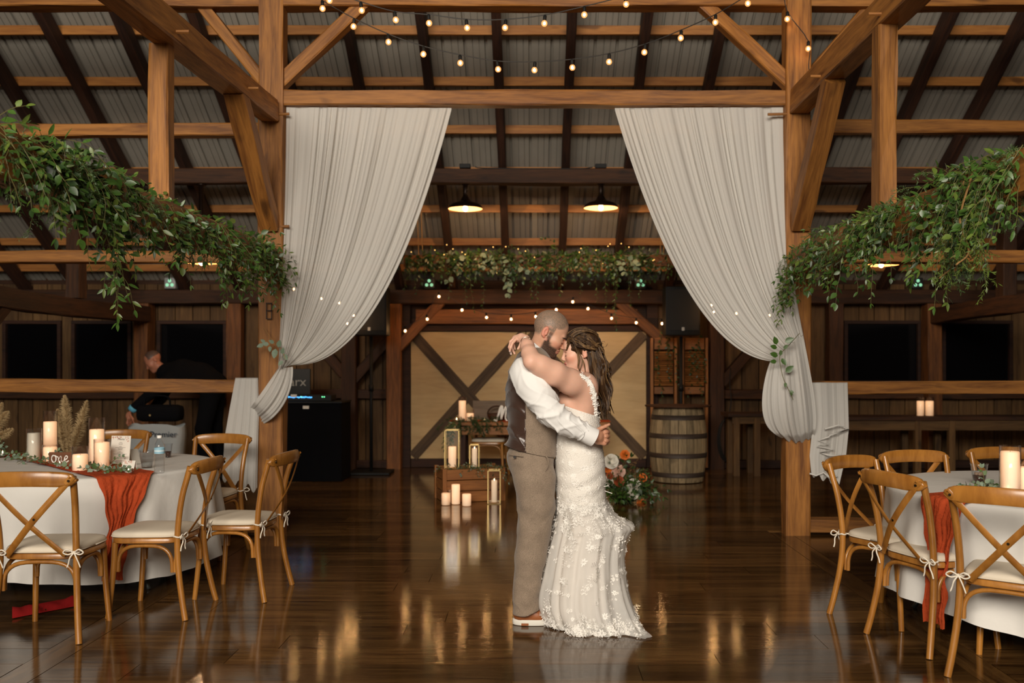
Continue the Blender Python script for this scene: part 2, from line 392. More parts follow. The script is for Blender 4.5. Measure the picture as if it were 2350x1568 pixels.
for (a, b_) in (((912, 800), (1012, 692)), ((1540, 800), (1418, 692)), ((792, 892), (897, 775)), ((1655, 880), (1760, 760)), ((790, 860), (690, 740))):
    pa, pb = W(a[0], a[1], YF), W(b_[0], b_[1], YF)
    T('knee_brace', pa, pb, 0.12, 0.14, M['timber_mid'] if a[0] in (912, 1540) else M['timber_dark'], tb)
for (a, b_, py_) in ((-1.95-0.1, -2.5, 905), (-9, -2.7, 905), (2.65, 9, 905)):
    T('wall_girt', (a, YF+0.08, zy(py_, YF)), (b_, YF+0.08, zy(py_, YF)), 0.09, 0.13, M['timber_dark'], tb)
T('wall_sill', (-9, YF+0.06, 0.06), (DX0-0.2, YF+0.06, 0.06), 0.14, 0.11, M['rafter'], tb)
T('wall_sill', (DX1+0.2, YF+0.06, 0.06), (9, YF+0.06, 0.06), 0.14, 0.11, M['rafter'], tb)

tp = trim(2)   # main post line
YPF, YPB = 7.90, 8.11; YPM = (YPF+YPB)/2
XL, XR = -2.230, 2.241
postL = T('timber_post', (XL, YPM, 0), (XL, YPM, 5.6), 0.21, 0.160, M['timber'], tp, seed=1)
postR = T('timber_post', (XR, YPM, 0), (XR, YPM, 5.6), 0.21, 0.166, M['timber'], tp, seed=2)
YH = 8.02
T('header_beam', (XL+0.081, YH, 3.722), (XR-0.084, YH, 3.722), 0.14, 0.128, M['timber'], tp)
T('top_beam', (-8, YH, 4.60), (8, YH, 4.60), 0.17, 0.21, M['timber'], tp)
for s_, XX, xe in ((-1, XL-0.081, -8.2), (1, XR+0.084, 8.2)):
    T('girt', (XX, YH, 3.452 if s_ < 0 else 3.48), (xe, YH, 3.452 if s_ < 0 else 3.49), 0.11, 0.108, M['timber'], tp)
    T('girt', (XX, YH, 2.37), (xe, YH, 2.37), 0.11, 0.10, M['timber'], tp)
    T('rail', (XX, YH, 1.262 if s_ < 0 else 1.252), (xe, YH, 1.30 if s_ < 0 else 1.265), 0.12, 0.112, M['timber'], tp)
    T('sill', (XX, YH, 0.075), (xe, YH, 0.075), 0.13, 0.118, M['timber'], tp)
for (a, b_, yy) in (((640, 198), (838, 8), 8.02), ((1815, 198), (1612, 8), 8.02), ((612, 196), (456, 4), 8.06), ((1842, 196), (2006, 4), 8.06)):
    T('knee_brace', W(a[0], a[1], yy), W(b_[0], b_[1], yy), 0.11, 0.105, M['timber'], tp)
# pegs
def peg(p, axis, L=0.16, parent=tp):
    b = MB(); d = Vector(axis).normalized(); b.tube([Vector(p)-d*L*0.5, Vector(p)+d*L*0.5], 0.012, 6); b.build('peg', M['timber'], parent)
peg((XL+0.10, 7.93, zy(262,7.93)), (1,0,0.02), 0.12); peg((XL+0.10, 7.93, zy(520,7.93)), (1,0,0.02), 0.12); peg((XR-0.14, 7.93, zy(262,7.93)), (1,0,0.02), 0.24)
# ties running from the posts towards and past the camera, with struts and braces
for n, s_, XX, ys in ((3, -1, XL, 5.66), (4, 1, XR, 5.86)):
    tt = trim(n)
    zt0, zt1 = (3.590, 3.165) if s_ < 0 else (3.665, 3.69)
    T('upper_tie', (XX, 7.89, zt0), (XX, -1.5, zt1), 0.165, 0.175 if s_ < 0 else 0.195, M['timber'], tt, wane=0.006)
    T('lower_tie', (XX, 7.89, 2.315), (XX, -1.5, 2.315), 0.165, 0.200, M['timber'], tt, wane=0.01)
    zs = zt0+(zt1-zt0)*(7.89-ys)/9.39-0.09
    T('strut', (XX+(-.045 if s_ < 0 else -.025), ys+.06, 2.41), (XX+(-.045 if s_ < 0 else -.025), ys+.06, zs), 0.12, 0.098 if s_ < 0 else 0.125, M['timber'], tt)
    T('knee_brace', (XX, 6.98, 3.50 if s_ < 0 else 3.58), (XX, 7.92, 2.62), 0.135, 0.15, M['timber'], tt, up=(1,0,0))
    for q in ((ys-0.03, zs+.05), (7.05, 3.53 if s_ < 0 else 3.62)):
        peg((XX-s_*0.09, q[0], q[1]), (1,0,0), 0.14, tt)
tm = trim(5)   # aisle beam below the rafters
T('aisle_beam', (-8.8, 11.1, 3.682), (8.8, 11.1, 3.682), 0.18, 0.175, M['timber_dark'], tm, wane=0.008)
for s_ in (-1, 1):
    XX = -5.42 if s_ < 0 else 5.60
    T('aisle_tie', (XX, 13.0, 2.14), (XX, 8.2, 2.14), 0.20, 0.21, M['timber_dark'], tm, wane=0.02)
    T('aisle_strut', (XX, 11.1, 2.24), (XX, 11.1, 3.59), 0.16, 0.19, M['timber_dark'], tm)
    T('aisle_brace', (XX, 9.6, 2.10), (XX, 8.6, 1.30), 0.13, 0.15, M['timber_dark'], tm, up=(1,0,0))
# branded mark on the post beside the left curtain: an upright box letter B
b = MB(); c = W(617, 714, 7.893)
for dx, dz, sx, sz in ((-.022,0,.006,.13),(.022,0,.006,.13),(0,.066,.05,.007),(0,0.004,.05,.007),(0,-.066,.05,.007)):
    b.box((c.x+dx, 7.897, c.z+dz), (sx, 0.008, sz))
b.build('branded_mark', M['ink'], tp)

# ---- roof: metal sheets on pine purlins on dark rafters
SL = 0.623; ang = math.atan(SL); ROOF0 = 2.65
def zr(Y): return ROOF0+SL*(13.3-Y)
ceil = empty('ceiling'); tag(ceil, kind='structure')
for k in range(-11, 12):
    xk = -0.376+0.755*(k+0)
    off = -0.135/math.cos(ang)
    T('rafter', (xk, 13.7, zr(13.7)+off), (xk, 5.6, zr(5.6)+off), 0.095, 0.17, M['rafter'], ceil, jit=0.003, wane=0.004)
yy = 13.62
PY = [9.10, 9.68, 10.25, 10.85, 11.43, 12.01, 12.57, 13.05, 8.5, 7.9, 7.3, 6.7, 6.1]
for y_ in PY:
    T('purlin', (-8.9, y_, zr(y_)), (8.9, y_, zr(y_)), 0.045, 0.095, M['purlin'], ceil, up=(0, math.sin(ang)*0.0+0.0, 1) , jit=0.0015, ch=0.003)
# corrugated sheets
def sheet_mesh(w, L):
    b = MB(); prof = []
    pitch = w/4
    for k in range(4):
        x0 = k*pitch
        prof += [(x0,0),(x0+pitch*0.30,0),(x0+pitch*0.305,0.014),(x0+pitch*0.345,0.014),(x0+pitch*0.35,0),(x0+pitch*0.60,0),(x0+pitch*0.605,0.014),(x0+pitch*0.645,0.014),(x0+pitch*0.65,0),
                 (x0+pitch*0.85,0),(x0+pitch*0.86,0.034),(x0+pitch*0.98,0.034),(x0+pitch*0.99,0)]
    prof.append((w,0))
    b.grid([[(x, y, z) for y in (-L/2, L/2)] for x, z in prof])
    me = b.mesh('roof_sheet'); me.materials.append(M['roof']); return me
SW = 0.92; LR = 8.3/math.cos(ang)
sme = sheet_mesh(SW+0.01, LR)
for k in range(-10, 10):
    o = link('roof_sheet', sme, ceil)
    yc = (5.5+13.8)/2
    o.matrix_world = Matrix.Translation((k*SW+0.2, yc, zr(yc)+0.058)) @ Matrix.Rotation(-ang, 4, 'X')
bpy.context.view_layer.update()
# ================================================================ CURTAINS
def foldf(seed, k):
    rr = random.Random(seed); ph = [rr.uniform(0,6.28) for _ in range(6)]
    def f(u):
        w = u+0.012*math.sin(2*math.pi*3*u+ph[0])+0.006*math.sin(2*math.pi*7*u+ph[1])
        m = 0.30+0.70*max(0.0, math.sin(2*math.pi*(2.3*u+0.4*math.sin(5*u+ph[5]))+ph[0]))**0.7
        return m*(0.55*math.sin(2*math.pi*k*w+ph[2])+0.16*math.sin(2*math.pi*k*2.3*w+ph[3]))+0.75*math.sin(2*math.pi*k*0.31*w+ph[4])+0.35*math.sin(2*math.pi*k*0.17*w+ph[1])
    return f
def threads(mb, fn, nu, nv, amp, f):
    """fn(u,v) -> (px,py,Y); amp(v) fold depth"""
    P = []
    for i in range(nu+1):
        u = i/nu; r = []
        for j in range(nv+1):
            v = j/nv; x, y, Y = fn(u, v); r.append(W(x, y, Y+amp(u, v)*f(u)))
        P.append(r)
    mb.grid(P)
lerp = lambda a, b, t: tuple(a[i]+(b[i]-a[i])*t for i in range(len(a)))
# left panel
def curL(u, v):
    p0 = lerp((657,250),(1036,252),u); p1 = lerp((656,450),(955,565),u); p2 = lerp((649,650),(838,852),u); p3 = lerp((638,850),(668,838),u)
    if v < 0.03: return (p0[0], p0[1]-4+v/0.03*4, 8.02)
    x, y = bez(p0, p1, p2, p3, (v-0.03)/0.97); Y = 8.02-0.16*max(0, (v-0.03)/0.97)**2
    return x, y, Y
cur = empty('tied_curtain', (XL+0.1, 7.98, 3.6)); tag(cur, 'white sheer curtain knotted around the post with the upright box mark', 'curtain', 'sheer curtains in the opening')
def under(o, parent):
    o.parent = parent; o.matrix_parent_inverse = Matrix.Translation(parent.location).inverted(); return o
b = MB(); f1 = foldf(3, 24)
threads(b, curL, 300, 64, lambda u, v: 0.034*(1-0.55*v)*min(1, 0.35+v*4), f1)
under(b.build('drape', M['curtain'], None, True), cur)
# swag below the knot, over the front of the post
def swagL(u, v):
    t0 = lerp((638,846),(672,842),u); e = lerp((573,938),(600,975),u)
    x, y = bez(t0, lerp((612,885),(676,905),u), lerp((590,915),(640,960),u), e, v)
    return x, y, 7.86-0.10*math.sin(math.pi*min(1,v*1.0))*(0.4+0.6*math.sin(math.pi*u))+0.12*max(0, v-0.8)/0.2
b = MB(); threads(b, swagL, 60, 26, lambda u, v: 0.018, foldf(5, 7)); under(b.build('swag', M['curtain'], None, True), cur)
def tailL(u, v):
    # behind the rail, over its top, then down the front
    if v < 0.15: t = v/0.15; return lerp((540,930),(540,872),t)[0]+52*u, lerp((0,930),(0,869),t)[1], 8.10
    if v < 0.2: t = (v-0.15)/0.05; return 540+52*u, 869-2*math.sin(math.pi*t), 8.10-0.16*t
    t = (v-0.2)/0.8; xl = interp(t, [0,.3,.6,1], [540,527,515,510]); xr = interp(t, [0,.3,.6,1],[592,594,592,590])
    yb = 1098+28*u+8*math.sin(u*23)
    return xl+(xr-xl)*u, 869+(yb-869)*t, 7.94-0.03*t
b = MB(); threads(b, tailL, 90, 50, lambda u, v: 0.02*(0.3+0.7*v), foldf(8, 6)); under(b.build('tail', M['curtain'], None, True), cur)
# right panel
curR_o = empty('tied_curtain', (XR-0.1, 7.98, 3.6)); tag(curR_o, 'white sheer curtain pulled into a pouf with a eucalyptus sprig tucked in', 'curtain', 'sheer curtains in the opening')
def curR(u, v):
    p0 = lerp((1411,252),(1797,250),u); p1 = lerp((1490,520),(1797,430),u); p2 = lerp((1610,812),(1808,600),u); p3 = lerp((1768,829),(1843,768),u)
    if v < 0.03: return (p0[0], p0[1]-4+v/0.03*4, 8.02)
    t = (v-0.03)/0.97; x, y = bez(p0, p1, p2, p3, t); return x, y, 8.02-0.17*t**2
b = MB(); threads(b, curR, 300, 64, lambda u, v: 0.034*(1-0.6*v)*min(1, 0.35+v*4), foldf(11, 24)); under(b.build('drape', M['curtain'], None, True), curR_o)
def pouf(u, v):
    p0 = lerp((1768,829),(1843,768),u)
    p1 = lerp((1750,872),(1858,850),u); p2 = lerp((1728,985),(1884,960),u); p3 = lerp((1790,1000),(1868,1003),u)
    x, y = bez(p0, p1, p2, p3, v); sag = 14*math.sin(math.pi*min(1,u*1.05))*v**3+3*math.sin(u*31)*v**4
    Y = 7.85-0.17*math.sin(math.pi*v**0.8)*(0.35+0.65*math.sin(math.pi*(0.1+0.8*u)))+0.06*max(0,v-0.9)/0.1
    return x, y+sag, Y
b = MB(); threads(b, pouf, 150, 50, lambda u, v: 0.016*(0.7+0.5*v), foldf(12, 11)); under(b.build('pouf', M['curtain'], None, True), curR_o)
def tailR(u, v):
    if v < 0.15: t = v/0.15; return 1862+82*u, 935-56*t, 8.10
    if v < 0.2: t = (v-0.15)/0.05; return 1862+82*u, 879-2*math.sin(math.pi*t), 8.10-0.17*t
    t = (v-0.2)/0.8; xl = interp(t, [0,.4,.8,1],[1862,1866,1858,1862]); xr = interp(t,[0,.45,.7,1],[1945,1948,1942,1926])
    yb = 1088+24*u+6*math.sin(u*19)
    return xl+(xr-xl)*u, 879+(yb-879)*t, 7.92-0.03*t
b = MB(); threads(b, tailR, 90, 50, lambda u, v: 0.022*(0.3+0.7*v), foldf(14, 5)); under(b.build('tail', M['curtain'], None, True), curR_o)
hem = [(1893,985),(1924,976),(1948,985),(1904,1000),(1903,1003),(1878,1011),(1903,1019),(1876,1025),(1914,1031),(1882,1039),(1905,1046),(1930,1046)]
b = MB(); b.tube([W(x, y, 7.845+0.006*(i % 2)) for i,(x,y) in enumerate(hem)], 0.007, 5)
b.tube([W(x, y, 7.85) for x, y in ((1858,1087),(1872,1092),(1890,1085),(1905,1098),(1922,1093))], 0.007, 5); under(b.build('hem', plain('curtain_hem', (.72,.70,.66,1), .85, spec=.1), None, True), curR_o)

# ================================================================ FOLIAGE
def leaf_shape(L, w, curl=0.12, n=4):
    v = []; f = []
    for i in range(n+1):
        t = i/n; ww = w*0.5*math.sin(math.pi*min(0.999, t**0.8))**0.8 if 0 < i < n else 0.0
        z = -curl*L*t*t; x = L*t
        v += [(x, -ww, z+0.18*ww), (x, 0, z), (x, ww, z+0.18*ww)]
    for i in range(n):
        a = i*3; f += [(a, a+3, a+4, a+1), (a+1, a+4, a+5, a+2)]
    return np.array(v), f
LEAF = {'long': leaf_shape(1, 0.34), 'oval': leaf_shape(1, 0.62, 0.05), 'round': leaf_shape(1, 0.86, 0.03, 5), 'needle': (np.array([(0,0,0),(0.5,0.09,0.0),(1,0,-0.05),(0.5,-0.09,0.0)]), [(0,1,2,3)])}
LMESH = {}
def leaf_mesh(kind, mat):
    k = (kind, mat)
    if k not in LMESH:
        v, f = LEAF[kind]; me = bpy.data.meshes.new('leaf'); me.from_pydata([tuple(p) for p in v], [], f); me.update(); me.materials.append(M[mat])
        me.polygons.foreach_set('use_smooth', [True]*len(me.polygons)); LMESH[k] = me
    return LMESH[k]
def orient(d, rr, down=0.3):
    d = Vector(d).normalized(); up = Vector((rr.uniform(-.7,.7), rr.uniform(-1,-.1), rr.uniform(.1,1)))
    y = up.cross(d)
    if y.length < 1e-3: y = d.orthogonal()
    y.normalize(); z = d.cross(y); return Matrix((d, y, z)).transposed()
class Plant:
    """collects leaves and stems, then writes them under one thing"""
    def __init__(s): s.leaves = []; s.stem = MB(); s.twig = MB()
    def leaf(s, p, d, size, kind, mat, rr): s.leaves.append((Vector(p), orient(d, rr), size, kind, mat))
    def sprig(s, p0, d0, L, n, size, kind, mats, rr, droop=0.6, stem_r=0.0022, twig=False, spread=0.9):
        p = Vector(p0); d = Vector(d0).normalized(); pts = [p.copy()]; step = L/n
        for i in range(n):
            d = (d+Vector((rr.uniform(-.22,.22), rr.uniform(-.22,.22), rr.uniform(-.2,.2)-droop*0.25))).normalized()
            p = p+d*step; pts.append(p.copy())
            side = d.cross(Vector((0,-1,0.2))); side = side.normalized() if side.length > .01 else Vector((1,0,0))
            sg = 1 if i % 2 else -1
            ld = d*0.75+side*sg*spread+Vector((rr.uniform(-.35,.35), rr.uniform(-.45,.35), rr.uniform(-.35,.25)))
            s.leaf(p, ld, size*rr.uniform(0.65,1.2)*(1-0.35*i/n), kind, rr.choice(mats), rr)
        s.leaf(p, d, size*0.8, kind, rr.choice(mats), rr)
        (s.twig if twig else s.stem).tube(pts, [stem_r*(1-0.6*i/n) for i in range(n+1)], 4, caps=False)
        return pts
    def fern(s, p0, d0, L, rr, mat='leaf_fine', dens=26, size=0.016, droop=0.7):
        p = Vector(p0); d = Vector(d0).normalized(); pts = [p.copy()]
        for i in range(dens):
            d = (d+Vector((rr.uniform(-.16,.16), rr.uniform(-.16,.16), rr.uniform(-.15,.15)-droop*0.12))).normalized()
            p = p+d*L/dens; pts.append(p.copy())
            if i % 3 == 1:   # side twiglet
                sd = (d+Vector((rr.uniform(-1,1), rr.uniform(-1,1), rr.uniform(-.8,.6)))).normalized(); q = p.copy()
                for k in range(6):
                    q = q+sd*L*0.028
                    for _ in range(3): s.leaf(q, sd+Vector((rr.uniform(-1,1), rr.uniform(-1,1), rr.uniform(-1,1)))*0.9, size*rr.uniform(.7,1.3), 'needle', mat, rr)
            for _ in range(2): s.leaf(p, d+Vector((rr.uniform(-1,1), rr.uniform(-1,1), rr.uniform(-1,1))), size*rr.uniform(.7,1.4), 'needle', mat, rr)
        s.stem.tube(pts, 0.0016, 3, caps=False)
    def finish(s, root, n_parts, key=None):
        key = key or (lambda l: -(l[2]*F/max(l[0].y, 1)))
        big = sorted([l for l in s.leaves if l[3] != 'needle'], key=key)[:n_parts]; ids = set(id(l) for l in big)
        Minv = Matrix.Translation(root.location).inverted()
        for p, Rm, size, kind, mat in big:
            o = link('leaf', leaf_mesh(kind, mat), root); m = Matrix.Translation(p) @ Rm.to_4x4() @ Matrix.Scale(size, 4)
            o.matrix_parent_inverse = Minv; o.matrix_basis = m
        rest = {}
        for l in s.leaves:
            if id(l) not in ids: rest.setdefault(l[4], []).append(l)
        if rest:
            mats = list(rest); V = []; Fc = []; MI = []; off = 0
            for mi, mt in enumerate(mats):
                for p, Rm, size, kind, _ in rest[mt]:
                    v, f = LEAF[kind]; vv = (v*size) @ np.array(Rm).T+np.array(p)
                    V.append(vv); Fc += [tuple(i+off for i in ff) for ff in f]; MI += [mi]*len(f); off += len(v)
            me = bpy.data.meshes.new('foliage'); me.from_pydata(np.vstack(V).tolist(), [], Fc); me.update()
            for mt in mats: me.materials.append(M[mt])
            me.polygons.foreach_set('material_index', MI); me.polygons.foreach_set('use_smooth', [True]*len(MI))
            o = under(link('foliage', me), root); tag(o, kind='stuff')
        if s.stem.v: tag(under(s.stem.build('stems', M['stem']), root), kind='stuff')
        if s.twig.v: tag(under(s.twig.build('twigs', M['twig']), root), kind='stuff')
# garlands on the two lower ties
def tie_garland(side, XX, yfar, ynear, seed, label, hang):
    rr = random.Random(seed); P = Plant(); root = empty('leaf_garland', (XX, (yfar+ynear)/2, 2.43)); inner = XX+(0.085 if XX < 0 else -0.085); sx = 1 if XX < 0 else -1
    for k in range(430):
        t = rr.random(); y = yfar+(ynear-yfar)*t; edge = rr.random()
        if y > 5.0 and rr.random() > 0.36+0.64*max(0, math.sin(y*5.1+seed)*0.6+math.sin(y*2.3+seed*2)*0.5): continue
        if edge < 0.5: p = Vector((XX+rr.uniform(-.06,.07), y, 2.42)); d = Vector((sx*rr.uniform(0.05,1.0), rr.uniform(-.9,.9), rr.uniform(-.35,0.55))); dr = 1.0
        else: p = Vector((inner+sx*0.01, y, rr.uniform(2.26,2.41))); d = Vector((sx*rr.uniform(.15,.8), rr.uniform(-.7,.7), rr.uniform(-1.1,.2))); dr = 0.9
        L = rr.uniform(.12,.30) if rr.random() < .75 else rr.uniform(.3,.46); n = max(3, int(L/0.034))
        P.sprig(p, d, L, n, rr.uniform(.042,.070), rr.choice(['long','long','oval']), ['leaf','leaf','leaf','leaf2','leaf_dark'], rr, droop=dr)
    for k in range(130):
        y = yfar+(ynear-yfar)*rr.random()**0.6
        p = Vector((XX+sx*rr.uniform(-.05,.09), y, rr.uniform(2.3,2.43))); P.fern(p, (sx*rr.uniform(-.1,.8), rr.uniform(-.9,.9), rr.uniform(-.7,.5)), rr.uniform(.14,.30), rr, 'leaf_fine')
    for (hy, L, kind, off) in hang:
        p = Vector((inner+sx*off, hy, 2.28))
        if kind == 'vine':
            P.sprig(p, (sx*0.25, 0, -1), L, int(L/0.028), 0.062, 'long', ['leaf','leaf2'], rr, droop=1.6)
            for q in range(3): P.sprig(p+Vector((sx*.02, rr.uniform(-.05,.05), -L*rr.uniform(.2,.6))), (sx*rr.uniform(-.2,.6), rr.uniform(-.4,.4), -.5), L*0.45, 6, 0.06, 'long', ['leaf','leaf2'], rr, droop=1.2)
        elif kind == 'fern':
            for q in range(9): P.fern(p+Vector((rr.uniform(-.03,.03), rr.uniform(-.12,.12), 0)), (sx*rr.uniform(-.2,.8), rr.uniform(-.5,.5), -rr.uniform(.5,1.2)), L*rr.uniform(.6,1), rr, 'leaf2' if q % 3 else 'leaf_fine', dens=30, size=0.024, droop=1.4)
            P.twig.tube(spline([p+Vector((0,0,.08)), p+Vector((sx*.05,0.02,-L*.3)), p+Vector((sx*.03,-.03,-L*.65)), p+Vector((sx*.10,-.05,-L*.8))], 5), 0.005, 5)
    tag(root, label, 'garland', 'garlands on the tie beams'); P.finish(root, 260); return root
tie_garland(-1, XL, 7.95, 3.7, 21, 'leafy green garland wound along the tie beam above the table marked one', [(4.66,.60,'vine',.03),(4.74,.46,'vine',.02),(4.58,.34,'vine',.04),(6.9,.40,'vine',.02),(6.75,.34,'vine',.04),(6.4,.42,'vine',.05),(6.2,.30,'vine',.05),(7.85,.22,'vine',.03),(5.6,.20,'vine',.02),(4.1,.25,'vine',.05),(5.1,.22,'vine',.04)])
tie_garland(1, XR, 7.95, 4.1, 22, 'leafy green garland with feathery branch hanging from the opposite tie beam', [(7.7,.50,'vine',.06),(7.6,.40,'vine',.05),(7.85,.36,'vine',.03),(4.75,.50,'fern',.02),(4.62,.40,'fern',.03),(4.5,.45,'fern',.05),(4.84,.52,'vine',.02),(5.15,.40,'vine',.02),(5.9,.22,'vine',.02),(6.6,.28,'vine',.03),(4.4,.2,'vine',.02)])
# hanging beam with greenery in front of the back wall
YG = 11.85; SG = F/YG
root = empty('hanging_beam', (W(1237,600,YG).x, YG, W(0,612,YG).z)); tag(root, 'rough hanging beam slung on ropes below the aisle beam', 'beam')
hb = beam('timber', W(928,600,YG), W(1548,600,YG), 0.14, 0.14, M['timber_mid']); under(hb, root)
for px_ in (961, 970, 1515, 1523):
    b = MB(); b.tube([W(px_, 590, YG-0.03), W(px_-4 if px_ < 1200 else px_+4, 478, YG-0.03)], 0.006, 5); under(b.build('rope', M['twig']), root)
rr = random.Random(31); P = Plant(); root = empty('beam_garland', (W(1237,0,YG).x, YG, W(0,586,YG).z)); tag(root, 'mixed eucalyptus and fern garland with fairy lights on the hanging beam', 'garland')
for k in range(300):
    x = W(rr.uniform(930,1545), 0, YG).x; p = Vector((x, YG+rr.uniform(-.08,.05), W(0,588,YG).z)); dens = rr.random()
    P.sprig(p, (rr.uniform(-.9,.9), rr.uniform(-1,.1), rr.uniform(-.35,.8)), rr.uniform(.14,.40), 8, rr.uniform(.05,.075), rr.choice(['long','oval']), ['leaf_dark','leaf_dark','leaf_dark','leaf'], rr, droop=1.4)
for (px_, L) in ((1010,.25),(1065,.52),(1080,.62),(1100,.60),(1040,.45),(1190,.38),(1230,.50),(1215,.45),(1290,.42),(1370,.50),(1410,.75),(1400,.62),(1420,.85),(1440,.55),(955,.40),(935,.35),(1330,.4),(1470,.45)):
    P.sprig(W(px_, 600, YG-0.1), (rr.uniform(-.2,.2), -.2, -1), L, int(L/.04), 0.055, 'long', ['leaf_dark','leaf'], rr, droop=1.5)
for (px_, py_, n) in ((1060,580,5),(1120,582,6),(1140,590,6),(1045,612,4),(1150,620,5),(1165,640,4),(1420,590,6),(1440,600,6),(1180,600,3),(1100,575,4)):
    P.sprig(W(px_, py_, YG-0.13), (rr.uniform(-.6,.6), -.3, rr.uniform(-1,.1)), 0.22, n, 0.085, 'round', ['euc'], rr, droop=1.2)
P.finish(root, 250)
b = MB()
for k in range(26):
    c = W(rr.uniform(940,1530), rr.uniform(555,605), YG-0.12); b.lathe([(0.001,-.008),(0.008,0),(0.001,.008)], 6, c)
tag(under(b.build('fairy_lights', emit('fairy_glow', (1,.55,.15,1), 2)), root), kind='stuff')

# ================================================================ STRING LIGHTS
def glob_mat():
    m, N, L, b = nm('bulb_glass'); N.remove(b); out = N['Material Output']
    tr = N.new('ShaderNodeBsdfTransparent'); em = N.new('ShaderNodeEmission'); em.inputs[0].default_value = (1,.40,.12,1); em.inputs[1].default_value = 1.8
    mx = N.new('ShaderNodeMixShader'); mx.inputs[0].default_value = 0.6; L.new(tr.outputs[0], mx.inputs[1]); L.new(em.outputs[0], mx.inputs[2]); L.new(mx.outputs[0], out.inputs['Surface']); return m
M['bulb_glass'] = glob_mat()
M['core'] = emit('filament_glow', (1.0,0.56,0.22,1), 230)
def bulb_meshes():
    b = MB(); b.lathe([(0.0005,-.052),(0.012,-.050),(0.020,-.042),(0.0235,-.030),(0.020,-.018),(0.012,-.008),(0.010,0)], 12); g = b.mesh('bulb', True); g.materials.append(M['bulb_glass'])
    b = MB(); b.lathe([(0.0005,-.041),(0.006,-.038),(0.0095,-.030),(0.006,-.021),(0.0005,-.017)], 10); c = b.mesh('filament', True); c.materials.append(M['core'])
    b = MB(); b.lathe([(0.0125,-.010),(0.0135,0),(0.0135,.026),(0.009,.034)], 10); k = b.mesh('socket', True); k.materials.append(M['black'])
    return g, c, k
BG, BC, BK = bulb_meshes()
M['core_back'] = emit('filament_glow_strong', (1.0,0.52,0.19,1), 700); BC2 = BC.copy(); BC2.materials.clear(); BC2.materials.append(M['core_back'])
def string_light(label, bulbs, extra=None, sag=0.0, strong=False):
    """bulbs: world points of the bulb centres"""
    pts = [Vector(p) for p in bulbs]; root = empty('string_light', pts[0]); tag(root, label, 'string light', 'globe string lights')
    path = [p+Vector((0,0,.065)) for p in pts]
    if extra: path = [Vector(p) for p in extra[0]]+path+[Vector(p) for p in extra[1]]
    b = MB(); b.tube(spline(path, 4), 0.0042, 5); under(b.build('cable', M['cable']), root)
    for p in pts:
        o = link('bulb', BG, root); o.matrix_parent_inverse = Matrix.Translation(root.location).inverted(); o.location = p+Vector((0,0,.03)); o.rotation_euler = (R.uniform(-.15,.15), R.uniform(-.15,.15), 0)
        c = link('filament', BC2 if strong else BC, o); k = link('socket', BK, o)
    return root
s2 = [(740,20),(812,61),(891,97),(972,125),(1056,145),(1142,159),(1227,161),(1313,155),(1398,142),(1480,120),(1563,88),(1642,52),(1717,8)]
s1 = [(757,1),(829,24),(907,46),(984,53),(1071,64),(1160,64),(1250,54),(1341,34),(1436,10)]
string_light('string of warm globe bulbs in a deep sag across the open bay', [W(x,y,7.35) for x,y in s2], ([W(690,-30,7.35)], [W(1790,-50,7.35)]))
string_light('string of warm globe bulbs hanging shallow just below the top beam', [W(x,y,7.15) for x,y in s1], ([W(690,-40,7.15)], [W(1530,-40,7.15)]))
string_light('short end of bulb string dropping down the face of the post', [W(1807,44,7.82), W(1855,112,7.80)], ([W(1797,-40,7.8)], [W(1856,150,7.78), W(1858,172,7.78)]))
s3 = [(930,760),(980,733),(1007,681),(1061,712),(1116,729),(1173,733),(1229,727),(1277,711),(1315,693),(1349,709),(1403,731),(1460,741),(1519,743)]
string_light('string of warm bulbs pinned along the wall plate above the barn door', [W(x,y,12.8) for x,y in s3], None, strong=True)
s4 = [(664,722),(737,686),(778,696),(675,664)]
string_light('string of warm bulbs half hidden behind the knotted curtain', [W(x,y,12.2) for x,y in ((675,664),(737,686),(778,696),(812,725),(797,743))], None, strong=True)
string_light('string of warm bulbs showing through the poufed curtain', [W(x,y,12.2) for x,y in ((1632,701),(1638,716),(1690,720),(1766,724),(1800,705))], None, strong=True)

# ================================================================ PENDANT LAMPS
def pendant(c, label, stem, drop=0.0, power=22):
    root = empty('pendant_lamp', c); tag(root, label, 'lamp', 'enamel barn lamps')   # c = centre of the shade rim
    b = MB(); b.mi = 0
    b.lathe([(0.205,0),(0.203,.012),(0.19,.035),(0.15,.062),(0.085,.082),(0.060,.10),(0.040,.135),(0.030,.15)], 28, caps=False); b.build('shade', M['lamp_shade'], root, True)
    b = MB(); b.lathe([(0.200,0.002),(0.186,.03),(0.145,.056),(0.08,.075)], 28, caps=False); b.build('shade_lining', M['lamp_inside'], root, True)
    b = MB(); b.lathe([(0.030,.15),(0.026,.20),(0.030,stem-.03),(0.055,stem-.02),(0.060,stem)], 14); b.build('stem', M['lamp_shade'], root, True)
    b = MB(); b.lathe([(0.0005,-.028),(0.018,-.022),(0.030,-.004),(0.028,.018),(0.015,.05)], 14); b.build('bulb', M['lamp_bulb'], root, True)
    d = bpy.data.lights.new('lamp_light', 'POINT'); d.energy = power; d.color = (1,.62,.32); d.shadow_soft_size = 0.018
    o = bpy.data.objects.new('lamp_light', d); COL.objects.link(o); o.parent = root; o.location = (0,0,-.045)
pendant(W(1068,480,11.1), 'bronze barn pendant lamp hanging from the aisle beam above the sweetheart table', 0.31)
pendant(W(1379,478,11.1), 'bronze barn pendant lamp hanging from the aisle beam on the barrel side', 0.30)
pendant(W(462,604,11.1), 'low barn pendant lamp half hidden behind garland over the windows', 3.595-W(462,604,11.1).z, power=12)
pendant(W(2022,609,11.1), 'low barn pendant lamp peeking under the garland with the feathery branch', 3.595-W(2022,609,11.1).z, power=12)
